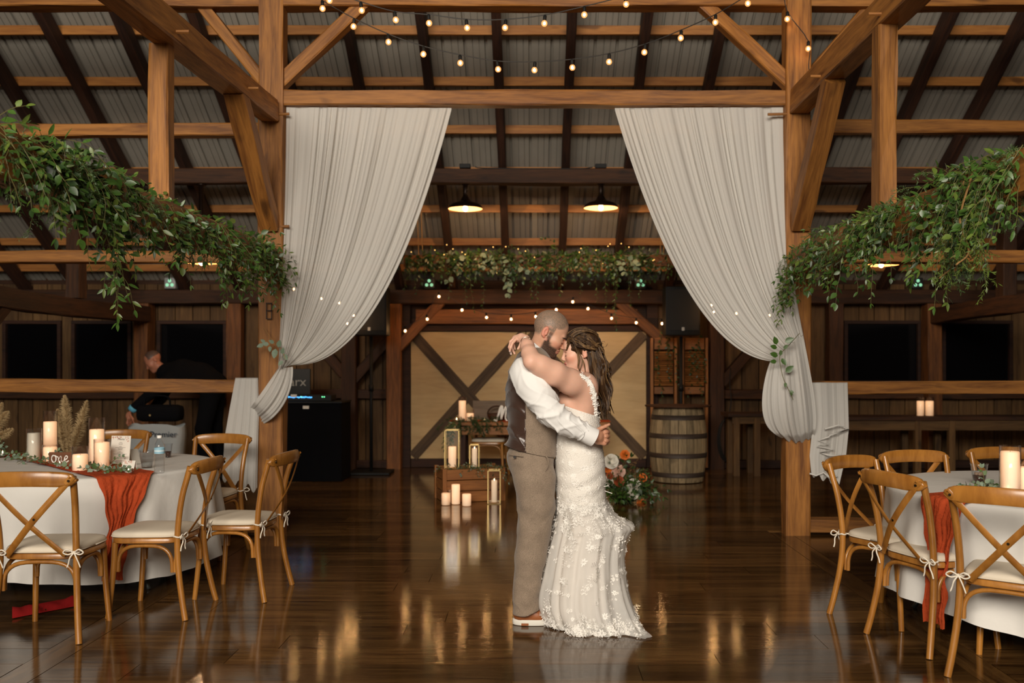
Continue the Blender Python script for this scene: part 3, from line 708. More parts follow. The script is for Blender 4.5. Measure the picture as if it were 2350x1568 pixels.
for c in (W(1068,384,11.1), W(1378,384,11.1)):
    b = MB(); b.cbox((c.x, 11.06, 3.795), (0.13, 0.09, 0.05), 0.006); b.build('junction_box', M['black'], tm)
b = MB(); b.tube(spline([W(1090,383,11.0), W(1110,386,11.0), W(1225,387,11.0), W(1330,387,11.0), W(1360,384,11.0)], 4), 0.006, 5); b.build('lamp_cable', M['cable'], tm)
# ================================================================ CROSS-BACK CHAIRS
def rounded_outline(n=28):
    """seat outline, front = +Y, slightly trapezoid with round corners"""
    pts = []
    for k in range(n):
        a = 2*math.pi*k/n; c, s_ = math.cos(a), math.sin(a)
        e = 0.42; x = math.copysign(abs(c)**e, c); y = math.copysign(abs(s_)**e, s_)
        pts.append(((0.208+0.014*y)*x, 0.205*y))
    return pts
def slab(mb, outline, zs):
    """zs: list of (z, scale, bulge)"""
    n = len(outline); vs_ = []
    for z, sc in zs: vs_ += [(x*sc, y*sc, z) for x, y in outline]
    fs = [(i*n+j, i*n+(j+1)%n, (i+1)*n+(j+1)%n, (i+1)*n+j) for i in range(len(zs)-1) for j in range(n)]
    fs.append(tuple(reversed(range(n)))); fs.append(tuple(range((len(zs)-1)*n, len(zs)*n))); mb.add(vs_, fs)
def make_chair():
    root = empty('dining_chair'); mat = M['chair']; OL = rounded_outline()
    b = MB(); slab(b, OL, [(0.425,0.97),(0.430,1.0),(0.452,1.0),(0.457,0.98)]); b.build('seat', mat, root, auto=50)
    b = MB(); slab(b, OL, [(0.458,0.955),(0.466,1.0),(0.476,1.005),(0.487,0.975),(0.494,0.90),(0.498,0.70),(0.500,0.3)]); cu = b.build('seat_cushion', M['cushion'], root, auto=60); tag(cu, 'ivory padded cushion')
    b = MB(); n = len(OL); b.tube([(x*1.006, y*1.006, 0.4655) for x, y in OL]+[(OL[0][0]*1.006, OL[0][1]*1.006, 0.4655)], 0.0035, 5); b.build('piping', M['cushion'], cu, True)
    for s_ in (-1, 1):
        pts = spline([(s_*.236,-.262,0.0),(s_*.222,-.240,.10),(s_*.205,-.212,.26),(s_*.196,-.200,.42),(s_*.197,-.208,.56),(s_*.204,-.232,.70),(s_*.211,-.262,.80),(s_*.215,-.282,.868)], 4)
        b = MB(); b.tube(pts, [0.0175]*len(pts), 10); b.build('back_leg', mat, root, auto=60)
        pts = spline([(s_*.206,.196,0),(s_*.197,.182,.15),(s_*.189,.170,.30),(s_*.185,.165,.43)], 3)
        b = MB(); b.tube(pts, [0.0155+0.0025*i/len(pts) for i in range(len(pts))], 10); b.build('front_leg', mat, root, auto=60)
    # top rail, bowed to the back
    P = []; nx = 22
    for i in range(nx+1):
        t = -1+2*i/nx; x = 0.242*t; y = -.292-0.048*(1-t*t)
        h = 0.040*math.sqrt(max(0.02, 1-abs(t)**9)); zc = 0.852+0.012*(1-t*t)
        ring = []
        for k in range(10):
            a = 2*math.pi*k/10; cy, cz = math.cos(a), math.sin(a)
            ring.append((x, y+0.0145*math.copysign(abs(cy)**.6, cy), zc+h*math.copysign(abs(cz)**.6, cz)))
        P.append(ring)
    b = MB(); V = [p for r in P for p in r]; fs = [(i*10+j, i*10+(j+1)%10, (i+1)*10+(j+1)%10, (i+1)*10+j) for i in range(nx) for j in range(10)]
    fs += [tuple(reversed(range(10))), tuple(range(nx*10, nx*10+10))]; b.add(V, fs); tr = b.build('top_rail', mat, root, auto=60)
    # crossed flat strips
    for s_ in (-1, 1):
        c0 = Vector((s_*.210,-.318,.852)); c1 = Vector((-s_*.150,-.226,.452)); mid = (c0+c1)/2+Vector((0,-.028-(.006 if s_ > 0 else 0),.0))
        pts = spline([c0+Vector((s_*.012,0.004,.016)), c0, mid, c1], 7)
        b = MB(); b.tube(pts, 0.0165, 8, flat=0.27, up=(s_*0.7,0,0.7)); 
        o = b.build('cross_bar', mat, root, auto=50)
        for q in (c0+Vector((0,-.006,0)), c1+Vector((0,-.008,.012))):
            b2 = MB(); b2.tube([q+Vector((0,.004,0)), q+Vector((0,-.0035,0))], 0.0065, 8); b2.build('bolt', M['bolt'], o)
    b2 = MB(); q = Vector((0.03,-.3035,.653)); b2.tube([q, q+Vector((0,-.009,0))], 0.0065, 8); b2.build('bolt', M['bolt'], root)
    # bent arches under the seat
    def arch(p, q, nrm):
        p, q = Vector(p), Vector(q); m = (p+q)/2; pts = []
        for i in range(17):
            a = math.pi*i/16; e = 0.62; c = math.copysign(abs(math.cos(a))**e, math.cos(a)); s2 = abs(math.sin(a))**e
            pts.append(m+(p-m)*c+Vector((0,0,0.150*s2)))
        b = MB(); b.tube(pts, 0.0115, 8); b.build('arch_brace', mat, root, auto=60)
    z0 = 0.262
    arch((-.186,-.185,z0), (.186,-.185,z0), 1); arch((-.172,.150,z0), (.172,.150,z0), 1)
    for s_ in (-1, 1): arch((s_*.188,-.168,z0), (s_*.180,.150,z0), 1)
    # cushion ties round the back legs
    for s_ in (-1, 1):
        b = MB(); c = Vector((s_*.197,-.203,.468)); rr = random.Random(int(s_+9))
        ring = [c+Vector((math.cos(a)*.0215, math.sin(a)*.0215, 0.003*math.sin(3*a))) for a in [2*math.pi*k/10 for k in range(11)]]
        b.tube(ring, 0.0048, 6); b.tube([c+Vector((-s_*.02,.01,0)), c+Vector((-s_*.05,.045,.003))], 0.0048, 6)
        k = c+Vector((0,-.027,0))
        for d in (-1, 1):
            b.tube(spline([k, k+Vector((d*.030,-.012,.018)), k+Vector((d*.052,-.010,.002)), k+Vector((d*.030,-.006,-.010)), k], 4), 0.0040, 5)
            b.tube(spline([k, k+Vector((d*.016,-.010,-.025)), k+Vector((d*.026,-.004,-.055)), k+Vector((d*.034,-.004,-.078))], 4), 0.0040, 5)
        b.lathe([(0.002,-.009),(0.009,0),(0.002,.009)], 8, k); t = b.build('tie', M['tie'], root, True); tag(t, 'knotted cotton tie')
    return root
proto = make_chair()
def place_chair(x, y, fx, fy, label, group, first=[True]):
    o = proto if first[0] else copy_tree(proto); first[0] = False
    o.location = (x, y, 0); o.rotation_euler = (0, 0, math.atan2(fy, fx)-math.pi/2); tag(o, label, 'chair', group); return o
G1, G2 = 'cross-back chairs at the table marked one', 'cross-back chairs at the table with the iced drink'
place_chair(-2.60, 5.10, -0.04, 1.0, 'cross-back chair with its back to the dance floor edge, beside the hanging rust runner', G1)
place_chair(-2.225, 5.54, -1.0, 0.03, 'cross-back chair turned sideways between the hanging rust runner and the next chair', G1)
place_chair(-1.875, 5.96, -1.0, 0.10, 'cross-back chair pulled out furthest onto the dance floor beside the marked post', G1)
place_chair(-2.50, 7.12, -0.12, -1.0, 'cross-back chair facing the table from beside the hanging curtain tail', G1)
place_chair(-3.44, 7.60, 0.10, -1.0, 'cross-back chair behind the menu card and the tall candles', G1)
place_chair(-3.36, 5.12, 0.25, 1.0, 'cross-back chair mostly out of view next to the fallen red napkin', G1)
place_chair(2.06, 5.36, 0.55, -0.84, 'cross-back chair standing free by the post base, angled toward the dance floor', G2)
place_chair(2.115, 4.905, 0.95, 0.32, 'cross-back chair tucked at the cloth beside the hanging rust runner', G2)
place_chair(2.48, 5.68, 0.20, -1.0, 'cross-back chair facing the table below the two glowing bar candles', G2)
place_chair(3.10, 5.90, 0.0, -1.0, 'cross-back chair behind the cup of iced drink', G2)
place_chair(2.265, 4.40, 0.62, 0.78, 'cross-back chair nearest the runner end, seen from behind over the white cloth', G2)

# ================================================================ ROUND TABLES
def round_table(cx, cy, r, label, clabel, seed):
    rr = random.Random(seed)
    t = empty('round_table', (cx, cy, 0)); tag(t, label, 'table', 'round guest tables')
    b = MB(); b.lathe([(0.3,.735),(r-.012,.735),(r-.006,.745),(r-.012,.757),(0.01,.757)], 48); b.build('tabletop', M['board'], t)
    for k in range(4):
        a = math.pi/4+k*math.pi/2+0.25; d = Vector((math.cos(a), math.sin(a), 0))
        b = MB(); b.tube(spline([d*.60+Vector((0,0,.74)), d*.64+Vector((0,0,.4)), d*.74+Vector((0,0,.12)), d*.80], 4), 0.014, 8); b.build('leg', plain('grey_steel', (.16,.18,.17,1), .4, metal=.6) if k == 0 else bpy.data.materials['grey_steel'], t, True)
    # cloth: top, rolled edge, draped skirt with soft folds
    N_ = 144; rows = [(0.0,.760),(0.5*r,.7605),(0.96*r,.761),(r,.759),(r+.010,.752),(r+.013,.738)]; V = []
    ph = [rr.uniform(0,6.28) for _ in range(5)]
    def fold(a): return 0.55*math.sin(11*a+ph[0]+0.9*math.sin(3*a))+0.35*math.sin(19*a+ph[1])+0.25*math.sin(5*a+ph[2])
    nskirt = 14
    def cloth_r(a, z):
        zb = 0.150+0.05*math.sin(2*a+ph[3])+0.018*fold(a); t_ = min(1, max(0, (0.738-z)/(0.738-zb)))
        return r+.013+0.030*t_+0.0675*t_**0.7*fold(a)+0.012*t_
    for (q, z) in rows: V += [((max(q,.001))*math.cos(2*math.pi*j/N_), max(q,.001)*math.sin(2*math.pi*j/N_), z+(0.0015*math.sin(j*.9+q*9) if q < .97*r else 0)) for j in range(N_)]
    for k in range(1, nskirt+1):
        t_ = k/nskirt
        for j in range(N_):
            a = 2*math.pi*j/N_; zb = 0.150+0.05*math.sin(2*a+ph[3])+0.018*fold(a)
            z = 0.738+(zb-0.738)*t_; q = r+.013+0.030*t_+0.075*t_**0.7*fold(a)*0.9+0.012*t_*math.sin(23*a+ph[4]+3*t_)
            V.append((q*math.cos(a), q*math.sin(a), z))
    nr = len(rows)+nskirt; fs = [(i*N_+j, i*N_+(j+1)%N_, (i+1)*N_+(j+1)%N_, (i+1)*N_+j) for i in range(nr-1) for j in range(N_)]
    b = MB(); b.add(V, fs); o = b.build('tablecloth', M['linen'], None, True); o.location = (cx, cy, 0); tag(o, clabel, 'tablecloth', 'white round tablecloths')
    return cloth_r
T1 = (-3.17, 6.45, 0.92); T2 = (2.95, 5.17, 0.93); TZ = 0.763
CR1 = round_table(*T1, 'round folding table with grey steel legs under the cloth with many candles', 'white cloth draped over the table marked one', 41)
CR2 = round_table(*T2, 'round folding table under the cloth with the iced drink', 'white cloth draped over the table with the iced drink', 42)
def runner(T, d, label, width, seed, drop, other_drop, tipw, shear=0.0, CR=None):
    """gauze runner over the table through its centre, bending over the edge; one end hangs long in direction d"""
    d = Vector((d[0], d[1], 0)).normalized(); n = Vector((-d.y, d.x, 0)); c = Vector((T[0], T[1], 0)); Rr = T[2]+.030; nu, P = 48, []
    fall = .735-drop
    S = [-(other_drop), -.25, -.1, -.04, -.015, 0]   # far end, distance below the far edge (negative list), then across, then the near drop
    def pt(u, side, s, tt):
        w = width*(1-(1-tipw)*min(1, tt*1.9)**0.65); off = u*w/2+shear*tt+.006*math.sin(s*37+u*3)
        base = math.sqrt(max(.02, Rr*Rr-off*off))
        wob = .005*math.sin(u*6+s*5+seed+1.3*math.sin(s*9+u*2))+.0028*math.sin(u*23+s*21+2*math.sin(s*17))+.002*math.sin(u*57+s*47+2*math.sin(u*9))
        if s < 0: along = base+s; z = TZ+.008+abs(wob)*.7
        else:
            q = min(1, s/.05); along = base+.022*math.sin(q*math.pi/2)+wob*q*1.6+.055*tt+.02*tt*math.sin(u*7+seed); z = TZ+.006-.03*(1-math.cos(q*math.pi/2))-max(0, s-.05*.6)+.008*math.sin(u*6)*tt
        p = c+d*(along*side)+n*off
        if s > 0:
            v = p-c; need = max(CR(math.atan2(v.y, v.x)+da, z) for da in (-.04,0,.04))+.010+wob*.6; rad = math.hypot(v.x, v.y)
            if rad < need: p = c+v*(need/rad)
        return (p.x, p.y, z)
    far = [(s_, .0) for s_ in (.30,.2,.1,.05,.025,.01)]
    for s_, _ in far: P.append([pt(-1+2*i/nu, -1, s_, 0) for i in range(nu+1)])
    for s_ in (-.01,-.06,-.15,-.3,-.45,-.6,-.75,-.87): P.append([pt(-1+2*i/nu, -1, s_, 0) for i in range(nu+1)])
    for s_ in (-.87,-.75,-.6,-.45,-.3,-.15,-.06,-.02,-.005): P.append([pt(-1+2*i/nu, 1, s_, 0) for i in range(nu+1)])
    for k in range(1, 27): s_ = fall*(k/26)**1.25; P.append([pt(-1+2*i/nu, 1, s_, s_/fall) for i in range(nu+1)])
    b = MB(); b.grid(P); o = b.build('table_runner', M['rust'], None, True); tag(o, label, 'runner', 'rust gauze runners'); return o
runner(T1, (0.70,-0.73), 'crinkled rust gauze runner across the table marked one, end hanging between chairs', 0.37, 1, 0.115, .40, 0.32, shear=-0.11, CR=CR1)
runner(T2, (-0.87,-0.42), 'crinkled rust gauze runner hanging at the table with the iced drink', 0.30, 2, 0.10, .40, 0.42, CR=CR2)
# fallen napkin on the floor under the table
P = []
for i in range(17):
    for_row = []
    for j in range(11):
        x = i/16; y = j/10; q = W(28+155*x, 1416-26*x-18*y+(8*math.sin(x*9)), 5.4); gy = EYE*F/((1422-30*x-22*y)-840); gx = (28+155*x-PX0)*gy/F
        for_row.append((gx, gy, 0.006+0.030*max(0, math.sin(math.pi*y))*(0.5+0.5*math.sin(x*7+1))+0.01*math.sin(x*21+y*3)*math.sin(math.pi*y)))
    P.append(for_row)
b = MB(); b.grid(P); o = b.build('fallen_napkin', M['red_cloth'], None, True); tag(o, 'red cloth napkin crumpled on the floor under the white tablecloth', 'napkin')

# ================================================================ TABLE ITEMS
def on_table(px, py, z=TZ): Y = (EYE-z)*F/(py-PY0); return Vector(((px-PX0)*Y/F, Y, z))
def candle(p, r, h_wax, h_glass, label, lit=True, group='pillar candles in glass cylinders', light=0.0, glass_r=None, name='pillar_candle', mat=None, flame=False):
    root = empty(name, p); tag(root, label, 'candle', group)
    b = MB(); b.lathe([(r*.97,.006),(r,.012),(r,h_wax-.006),(r*.93,h_wax),(r*.55,h_wax-.004),(0.002,h_wax-.012)], 24); b.build('wax', mat or (M['wax_lit'] if lit else M['wax_dim']), root, True)
    b = MB(); b.tube([(0,0,h_wax-.012),(0.001,0,h_wax+.002)], 0.0012, 5); b.build('wick', M['ink'], root)
    if flame:
        b = MB(); b.lathe([(0.0005,h_wax-.006),(0.0045,h_wax+.002),(0.003,h_wax+.010),(0.0003,h_wax+.018)], 8); b.build('flame', M['flame'], root, True)
    if h_glass:
        g = glass_r or r+.006; b = MB(); b.lathe([(0.002,.0005),(g,.0005),(g,h_glass),(g-.003,h_glass),(g-.003,.004),(0.002,.004)], 28); b.build('glass_cylinder', M['glass'], root, True)
    if light and flame:
        d = bpy.data.lights.new('candle_light', 'POINT'); d.energy = light; d.color = (1,.55,.22); d.shadow_soft_size = 0.004
        o = bpy.data.objects.new('candle_light', d); COL.objects.link(o); o.parent = root; o.location = (0,0,h_wax+.006)
    return root
candle(on_table(78,1060), .044, .205, .235, 'unlit ivory pillar candle in glass, furthest along the runner from the one sign', lit=False)
candle(on_table(115,1050), .046, .265, .345, 'tallest candle in glass cylinder behind the small table sign', light=.6)
candle(on_table(115,1062), .045, .110, .125, 'short glowing candle in glass just behind the one sign', light=.3)
candle(on_table(222,1068), .047, .245, .325, 'tall glowing candle with much empty glass above, behind the menu card side', light=.6)
candle(on_table(234,1076), .045, .175, .195, 'medium glowing candle in glass right next to the menu card', light=.4)
candle(on_table(184,1083), .046, .112, .165, 'low glowing candle in glass in front of the one sign', light=.5)
candle(on_table(2318,1140), .046, .235, .265, 'tall glowing candle in glass by the iced drink', light=.6)
candle(on_table(2355,1138), .044, .150, .20, 'shorter glowing candle in glass beside the tall one by the iced drink', light=.4)
def tealight(p, label):
    root = empty('tealight', p); tag(root, label, 'candle', 'tealights in glass cups')
    b = MB(); b.lathe([(0.002,.001),(0.024,.001),(0.030,.012),(0.032,.034),(0.030,.034),(0.027,.012),(0.002,.005)], 18); b.build('glass_cup', M['glass'], root, True)
    b = MB(); b.lathe([(0.002,.006),(0.020,.006),(0.020,.022),(0.002,.021)], 16); b.build('wax', M['white_paint'], root, True)
    b = MB(); b.lathe([(0.0005,.021),(0.0045,.027),(0.003,.036),(0.0003,.046)], 8); b.build('flame', M['flame'], root, True)
for q, l in (((137,1074),'tealight in glass cup in front of the one sign'), ((219,1085),'tealight in glass cup beside the low candle and the eucalyptus'), ((295,1089),'tealight in glass cup below the folded place card'), ((6,1048),'tealight in glass cup at the leafy end of the rust runner'), ((2310,1143),'tealight in glass cup in front of the tall candle by the iced drink')):
    tealight(on_table(*q), l)
# table sign "one"
def text_obj(body, size, mat, name, parent, loc, rot, extrude=0.0012, align='CENTER', shear=0.0, bold=0.0, xs=1.0):
    c = bpy.data.curves.new(name, 'FONT'); c.body = body; c.size = size; c.extrude = extrude; c.align_x = align; c.align_y = 'CENTER'; c.shear = shear; c.offset = bold; c.resolution_u = 3
    tmp = bpy.data.objects.new('tmp', c); COL.objects.link(tmp); bpy.context.view_layer.update()
    dg = bpy.context.evaluated_depsgraph_get(); me = bpy.data.meshes.new_from_object(tmp.evaluated_get(dg)); bpy.data.objects.remove(tmp); bpy.data.curves.remove(c)
    me.materials.clear(); me.materials.append(mat); o = link(name, me, parent); o.location = loc; o.rotation_euler = rot; o.scale = (xs,1,1); return o
def script_word(mb, strokes, o, sx, sz, r, y):
    """brush-lettering: list of strokes of 2D points, written as rounded tubes in the XZ plane"""
    for st in strokes:
        P2 = spline([(o[0]+x*sx, y, o[1]+z*sz) for x, z in st], 5); n = len(P2)
        mb.tube(P2, [r*(0.75+0.5*abs(math.sin(i*0.35))) for i in range(n)], 6, flat=0.5, up=(0,-1,0) if False else None)
sp = on_table(139,1070); root = empty('table_sign', sp, 0.0); tag(root, 'small brown wooden sign lettered one in white brush script', 'sign')
b = MB(); b.cbox((0,0,.048), (.152,.014,.092), .003); b.build('board', wood('sign_board', (.20,.075,.03,1), (.12,.042,.016,1), .5), root)
b = MB()
ONE = [[(.30,.62),(.12,.66),(.04,.35),(.16,.06),(.32,.18),(.34,.50),(.24,.66),(.36,.60),(.46,.52)],
       [(.46,.60),(.52,.40),(.50,.08),(.56,.40),(.66,.62),(.72,.48),(.72,.18),(.80,.10),(.90,.26)],
       [(.90,.26),(1.06,.36),(1.14,.52),(1.04,.64),(.94,.44),(.96,.16),(1.08,.08),(1.22,.22)]]
script_word(b, ONE, (-.060,.022), .098, .075, .0038, -.009); b.build('lettering', M['white_paint'], root, True)
# menu card
mp_ = on_table(274,1070); root = empty('menu_card', mp_, -0.10); tag(root, 'white printed menu card standing upright in a wooden foot', 'menu')
tilt = Matrix.Rotation(math.radians(-8), 3, 'X')
b = MB(); b.box((0,0.012,.108), (.138,.0016,.192), tilt); b.build('card', M['paper'], root)
b = MB(); b.cbox((0,0,.008), (.075,.035,.016), .002); b.build('foot', M['crate'], root)
b = MB(); b.mi = 0
pink = plain('printed_flowers', (.62,.36,.28,1), .8, noise=.4, nscale=60); rr = random.Random(4)
for k in range(26):
    x = rr.uniform(-.062,.062); edge = abs(x)/.062; z = .196-rr.random()**2*.030*(0.3+edge); p = tilt @ Vector((x, -.0012, z-.108))+Vector((0,.012,.108)); s_ = rr.uniform(.004,.009)
    b.box(p, (s_, .0004, s_*.8), tilt @ Matrix.Rotation(rr.uniform(0,3), 3, 'Y'))
tag(b.build('floral_border', pink, root), kind='stuff')
ti = math.radians(90-(-8)); 
def on_card(x, z): return tilt @ Vector((x, -.0012, z-.108))+Vector((0,.012,.108))
text_obj('Menu', .022, M['ink'], 'menu_heading', root, on_card(0,.181), (math.radians(82),0,0), .0002, shear=.3)
b = MB()
for k in range(20):
    z = .160-k*.0072
    if k in (3, 8, 12, 16): continue
    w_ = rr.uniform(.025,.095); 
    if k in (0, 4, 9, 13): w_ = .018
    b.box(on_card(0,z), (w_, .0004, .0022), tilt)
b.build('printed_lines', plain('grey_print', (.25,.23,.21,1), .8), root)
# folded place card, small back card
pp = on_table(297,1079); root = empty('place_card', pp, -0.15); tag(root, 'small folded floral place card beside the clear cup', 'card')
for s_ in (-1, 1):
    b = MB(); b.box((0, s_*.012, .031), (.088,.0014,.064), Matrix.Rotation(math.radians(s_*20), 3, 'X')); b.build('card_leaf', M['paper'], root)
b = MB(); t2 = Matrix.Rotation(math.radians(-20), 3, 'X')
for k in range(16): b.box(t2 @ Vector((rr.uniform(-.04,.02), -.001, rr.uniform(.010,.03)))+Vector((0,-.012,.031)), (.007,.0004,.006), t2 @ Matrix.Rotation(rr.uniform(0,3), 3, 'Y'))
b.build('floral_print', pink, root)
b = MB(); b.tube(spline([t2 @ Vector((-.028+.0045*i, -.001, -.004+.004*math.sin(i*2.1)))+Vector((0,-.012,.031)) for i in range(12)], 3), .0007, 4); b.build('handwriting', M['ink'], root)
pp = on_table(148,1056); root = empty('place_card', pp, 0.1); tag(root, 'plain white tent card behind the one sign and low candle', 'card')
for s_ in (-1, 1):
    b = MB(); b.box((0, s_*.012, .026), (.105,.0014,.055), Matrix.Rotation(math.radians(s_*20), 3, 'X')); b.build('card_leaf', M['paper'], root)
pp = on_table(306,1064); root = empty('place_card', pp, 1.2); tag(root, 'tall cream tent card edge-on between menu and clear cup', 'card')
for s_ in (-1, 1):
    b = MB(); b.box((0, s_*.016, .05), (.075,.0014,.106), Matrix.Rotation(math.radians(s_*17), 3, 'X')); b.build('card_leaf', M['paper'], root)
# cups, bottle
def cup(p, h, r0, r1, label, liquid=None, lh=.4, mat='plastic'):
    root = empty('plastic_cup', p); tag(root, label, 'cup', 'clear cups on the tables')
    b = MB(); pr = [(0.002,.001),(r0,.001)]; k = 7
    for i in range(k+1):
        t = i/k; pr.append((r0+(r1-r0)*t+(0.0008 if i % 2 else 0), .001+h*t))
    pr += [(r1+.003,h+.001),(r1+.003,h-.002)]; pr += [(r1-.0015,h-.003),(r0-.0015,.004),(0.002,.004)]
    b.lathe(pr, 24); b.build('cup_wall', M[mat], root, True)
    if liquid:
        b = MB(); rt = r0+(r1-r0)*lh; b.lathe([(0.002,.005),(r0-.003,.005),(rt-.003,h*lh),(0.002,h*lh)], 24); b.build('drink', liquid, root, True)
    return root
M['cola'] = plain('brown_drink', (.055,.016,.005,1), .08, spec=.6); M['water'] = glass('water', (.93,.95,.95,1), ior=1.25); M['ice'] = plain('ice', (.45,.30,.20,1), .15, spec=.7)
cup(on_table(337,1074), .115, .033, .045, 'clear plastic cup with a little water beside the water bottle', M['water'], .35)
cup(on_table(386,1050), .10, .020, .029, 'narrow clear cup with dark drink behind the water bottle', M['cola'], .45)
c = cup(on_table(2247,1110), .115, .032, .048, 'clear plastic cup of iced brown drink on the white cloth', M['cola'], .42)
rr = random.Random(9)
for k in range(5):
    b = MB(); b.cbox((rr.uniform(-.018,.018), rr.uniform(-.018,.018), .052+rr.uniform(0,.008)), (.018,.018,.016), .003, Matrix.Rotation(rr.uniform(0,3), 3, (rr.random(), rr.random(), rr.random()))); b.build('ice_cube', M['ice'], c, True)
root = empty('water_bottle', on_table(366,1087)); tag(root, 'clear plastic water bottle with blue label at the table edge', 'bottle')
pr = [(0.002,.002),(.026,.002),(.031,.010)]
for i in range(6): pr += [(.0315,.018+i*.018),(.0295,.026+i*.018)]
pr += [(.0315,.128),(.0315,.165),(.029,.180),(.018,.205),(.0125,.215),(.0125,.226)]
b = MB(); b.lathe(pr, 24); b.build('bottle_wall', M['plastic'], root, True)
b = MB(); b.lathe([(.0322,.126),(.0322,.163)], 24, caps=False); b.build('label_band', plain('blue_label', (.28,.50,.62,1), .5), root, True)
b = MB(); b.lathe([(.0323,.140),(.0323,.148)], 24, caps=False); b.build('label_stripe', plain('pale_stripe', (.66,.78,.82,1), .5), root, True)
b = MB(); b.lathe([(.0140,.222),(.0145,.224),(.0145,.238),(.0125,.240),(.001,.240)], 20); b.build('cap', M['white_paint'], root, True)
# eucalyptus sprigs lying on the runners
def table_sprigs(name, label, spots, seed):
    rr = random.Random(seed); P = Plant(); c = on_table(*spots[0][:2]); root = empty(name, c); tag(root, label, 'foliage')
    for (px, py, n, L) in spots:
        for k in range(n):
            p = on_table(px+rr.uniform(-14,14), py+rr.uniform(-4,4)); p.z = TZ+.018
            P.sprig(p, (rr.uniform(-1,1), rr.uniform(-.7,.5), rr.uniform(.0,.5)), L*rr.uniform(.7,1.2), 6, rr.uniform(.024,.038), rr.choice(['oval','round']), ['euc','euc','leaf_fine'], rr, droop=.35)
    P.leaves = [l for l in P.leaves if l[0].z > TZ+.012]; P.finish(root, 120)
table_sprigs('eucalyptus_sprigs', 'eucalyptus sprigs between tealights at the hanging end of the runner', [(246,1082,7,.13),(272,1086,7,.13),(228,1080,3,.10),(262,1072,3,.12)], 51)
table_sprigs('eucalyptus_sprigs', 'dark green leafy sprigs around the unlit candle', [(40,1058,8,.16),(60,1062,5,.14),(88,1066,4,.12),(108,1070,4,.12),(20,1044,5,.14),(150,1078,3,.09)], 52)
table_sprigs('eucalyptus_sprigs', 'eucalyptus sprigs by the tall candle and the iced drink', [(2260,1132,7,.13),(2285,1133,7,.13),(2240,1128,4,.10),(2340,1136,4,.14)], 53)
# ================================================================ SWEETHEART TABLE
def gpt(px, py): Y = EYE*F/(py-PY0); return Vector(((px-PX0)*Y/F, Y, 0))
YS = 11.9
tl = W(1032, 970, YS)
root = empty('sweetheart_table', (W(1180,0,YS).x, YS+.3, 0)); tag(root, 'narrow dark plank table with letters and candles before the barn door', 'table')
ztop = tl.z; xl, xr = tl.x, W(1400,0,YS).x; xc = (tl.x+W(1400,0,YS).x)/2
for k in range(3):
    o = beam('plank', (xl, YS+.1+.21*k, ztop-.02), (xr, YS+.1+.21*k, ztop-.02), .205, .04, M['crate'], jit=.001, ch=.004); under(o, root)
o = beam('apron', (xl+.1, YS+.06, ztop-.11), (xr-.1, YS+.06, ztop-.11), .03, .10, M['crate'], jit=.001, ch=.003); under(o, root)
for xx in (xl+.16, xr-.16):
    for yy in (.1, .5):
        o = beam('leg', (xx, YS+yy, 0), (xx, YS+yy, ztop-.045), .08, .08, M['rafter'], jit=.001); under(o, root)
# cloth strip on its top
b = MB(); b.cbox((xc, YS+.3, ztop+.004), (xr-xl+.04, .34, .006), .002); o = b.build('table_runner', M['rust'], None, True); tag(o, 'thin rust runner lying along the sweetheart table top', 'runner')
ZT = ztop+.008
def spot(px, Y): return Vector(((px-PX0)*Y/F, Y, ZT))
candle(spot(1061,12.1), .047, .262, .31, 'tall glowing candle in glass on the sweetheart table', light=.8, group='candles around the sweetheart table')
candle(spot(1079,12.0), .047, .105, .15, 'short glowing candle in glass on the sweetheart table', light=.5, group='candles around the sweetheart table')
for q, l in ((1048,'tealight at the leafy corner of the sweetheart table'), (1112,'tealight beside the white letters on the sweetheart table')):
    tealight(spot(q,12.02), l)
# white script letters "Mr & Mrs" (only the start is not hidden by the couple)
lp = spot(1155, 12.02); root = empty('word_sign', lp); tag(root, 'white cut-out script letters standing on the sweetheart table', 'sign')
b = MB(); sc = .195
MS = [[(-.10,.10),(-.02,.02),(.10,.10),(.30,.80),(.40,.96),(.42,.80),(.36,.10)], [(.36,.10),(.56,.72),(.68,.96),(.70,.80),(.62,.25),(.70,.04),(.82,.14)],
      [(.82,.14),(.96,.46),(.90,.54),(1.02,.50),(1.08,.36),(1.06,.12),(1.16,.06)], [(1.30,.20),(1.55,.70),(1.45,.85),(1.35,.70),(1.60,.10)]]
for st in MS:
    P2 = spline([(-.10+x*sc*1.05, 0, .006+z*sc) for x, z in st], 6); b.tube(P2, [.012+.006*abs(math.sin(i*.25)) for i in range(len(P2))], 8, flat=.7)
b.build('letters', M['white_paint'], root, True)
# small wooden hat-like basket behind the letters
root = empty('wicker_basket', spot(1140,12.25)); tag(root, 'small dark arched wicker basket behind the white letters', 'basket')
b = MB(); b.lathe([(.09,0),(.12,.05),(.125,.09),(.115,.092),(.11,.05),(.08,.01)], 20); b.build('bowl', M['timber_dark'], root, True)
b = MB(); b.tube([(.118*math.cos(a), 0, .085+.10*math.sin(a)) for a in [math.pi*k/14 for k in range(15)]], .012, 6); b.build('handle', M['timber_dark'], root, True)
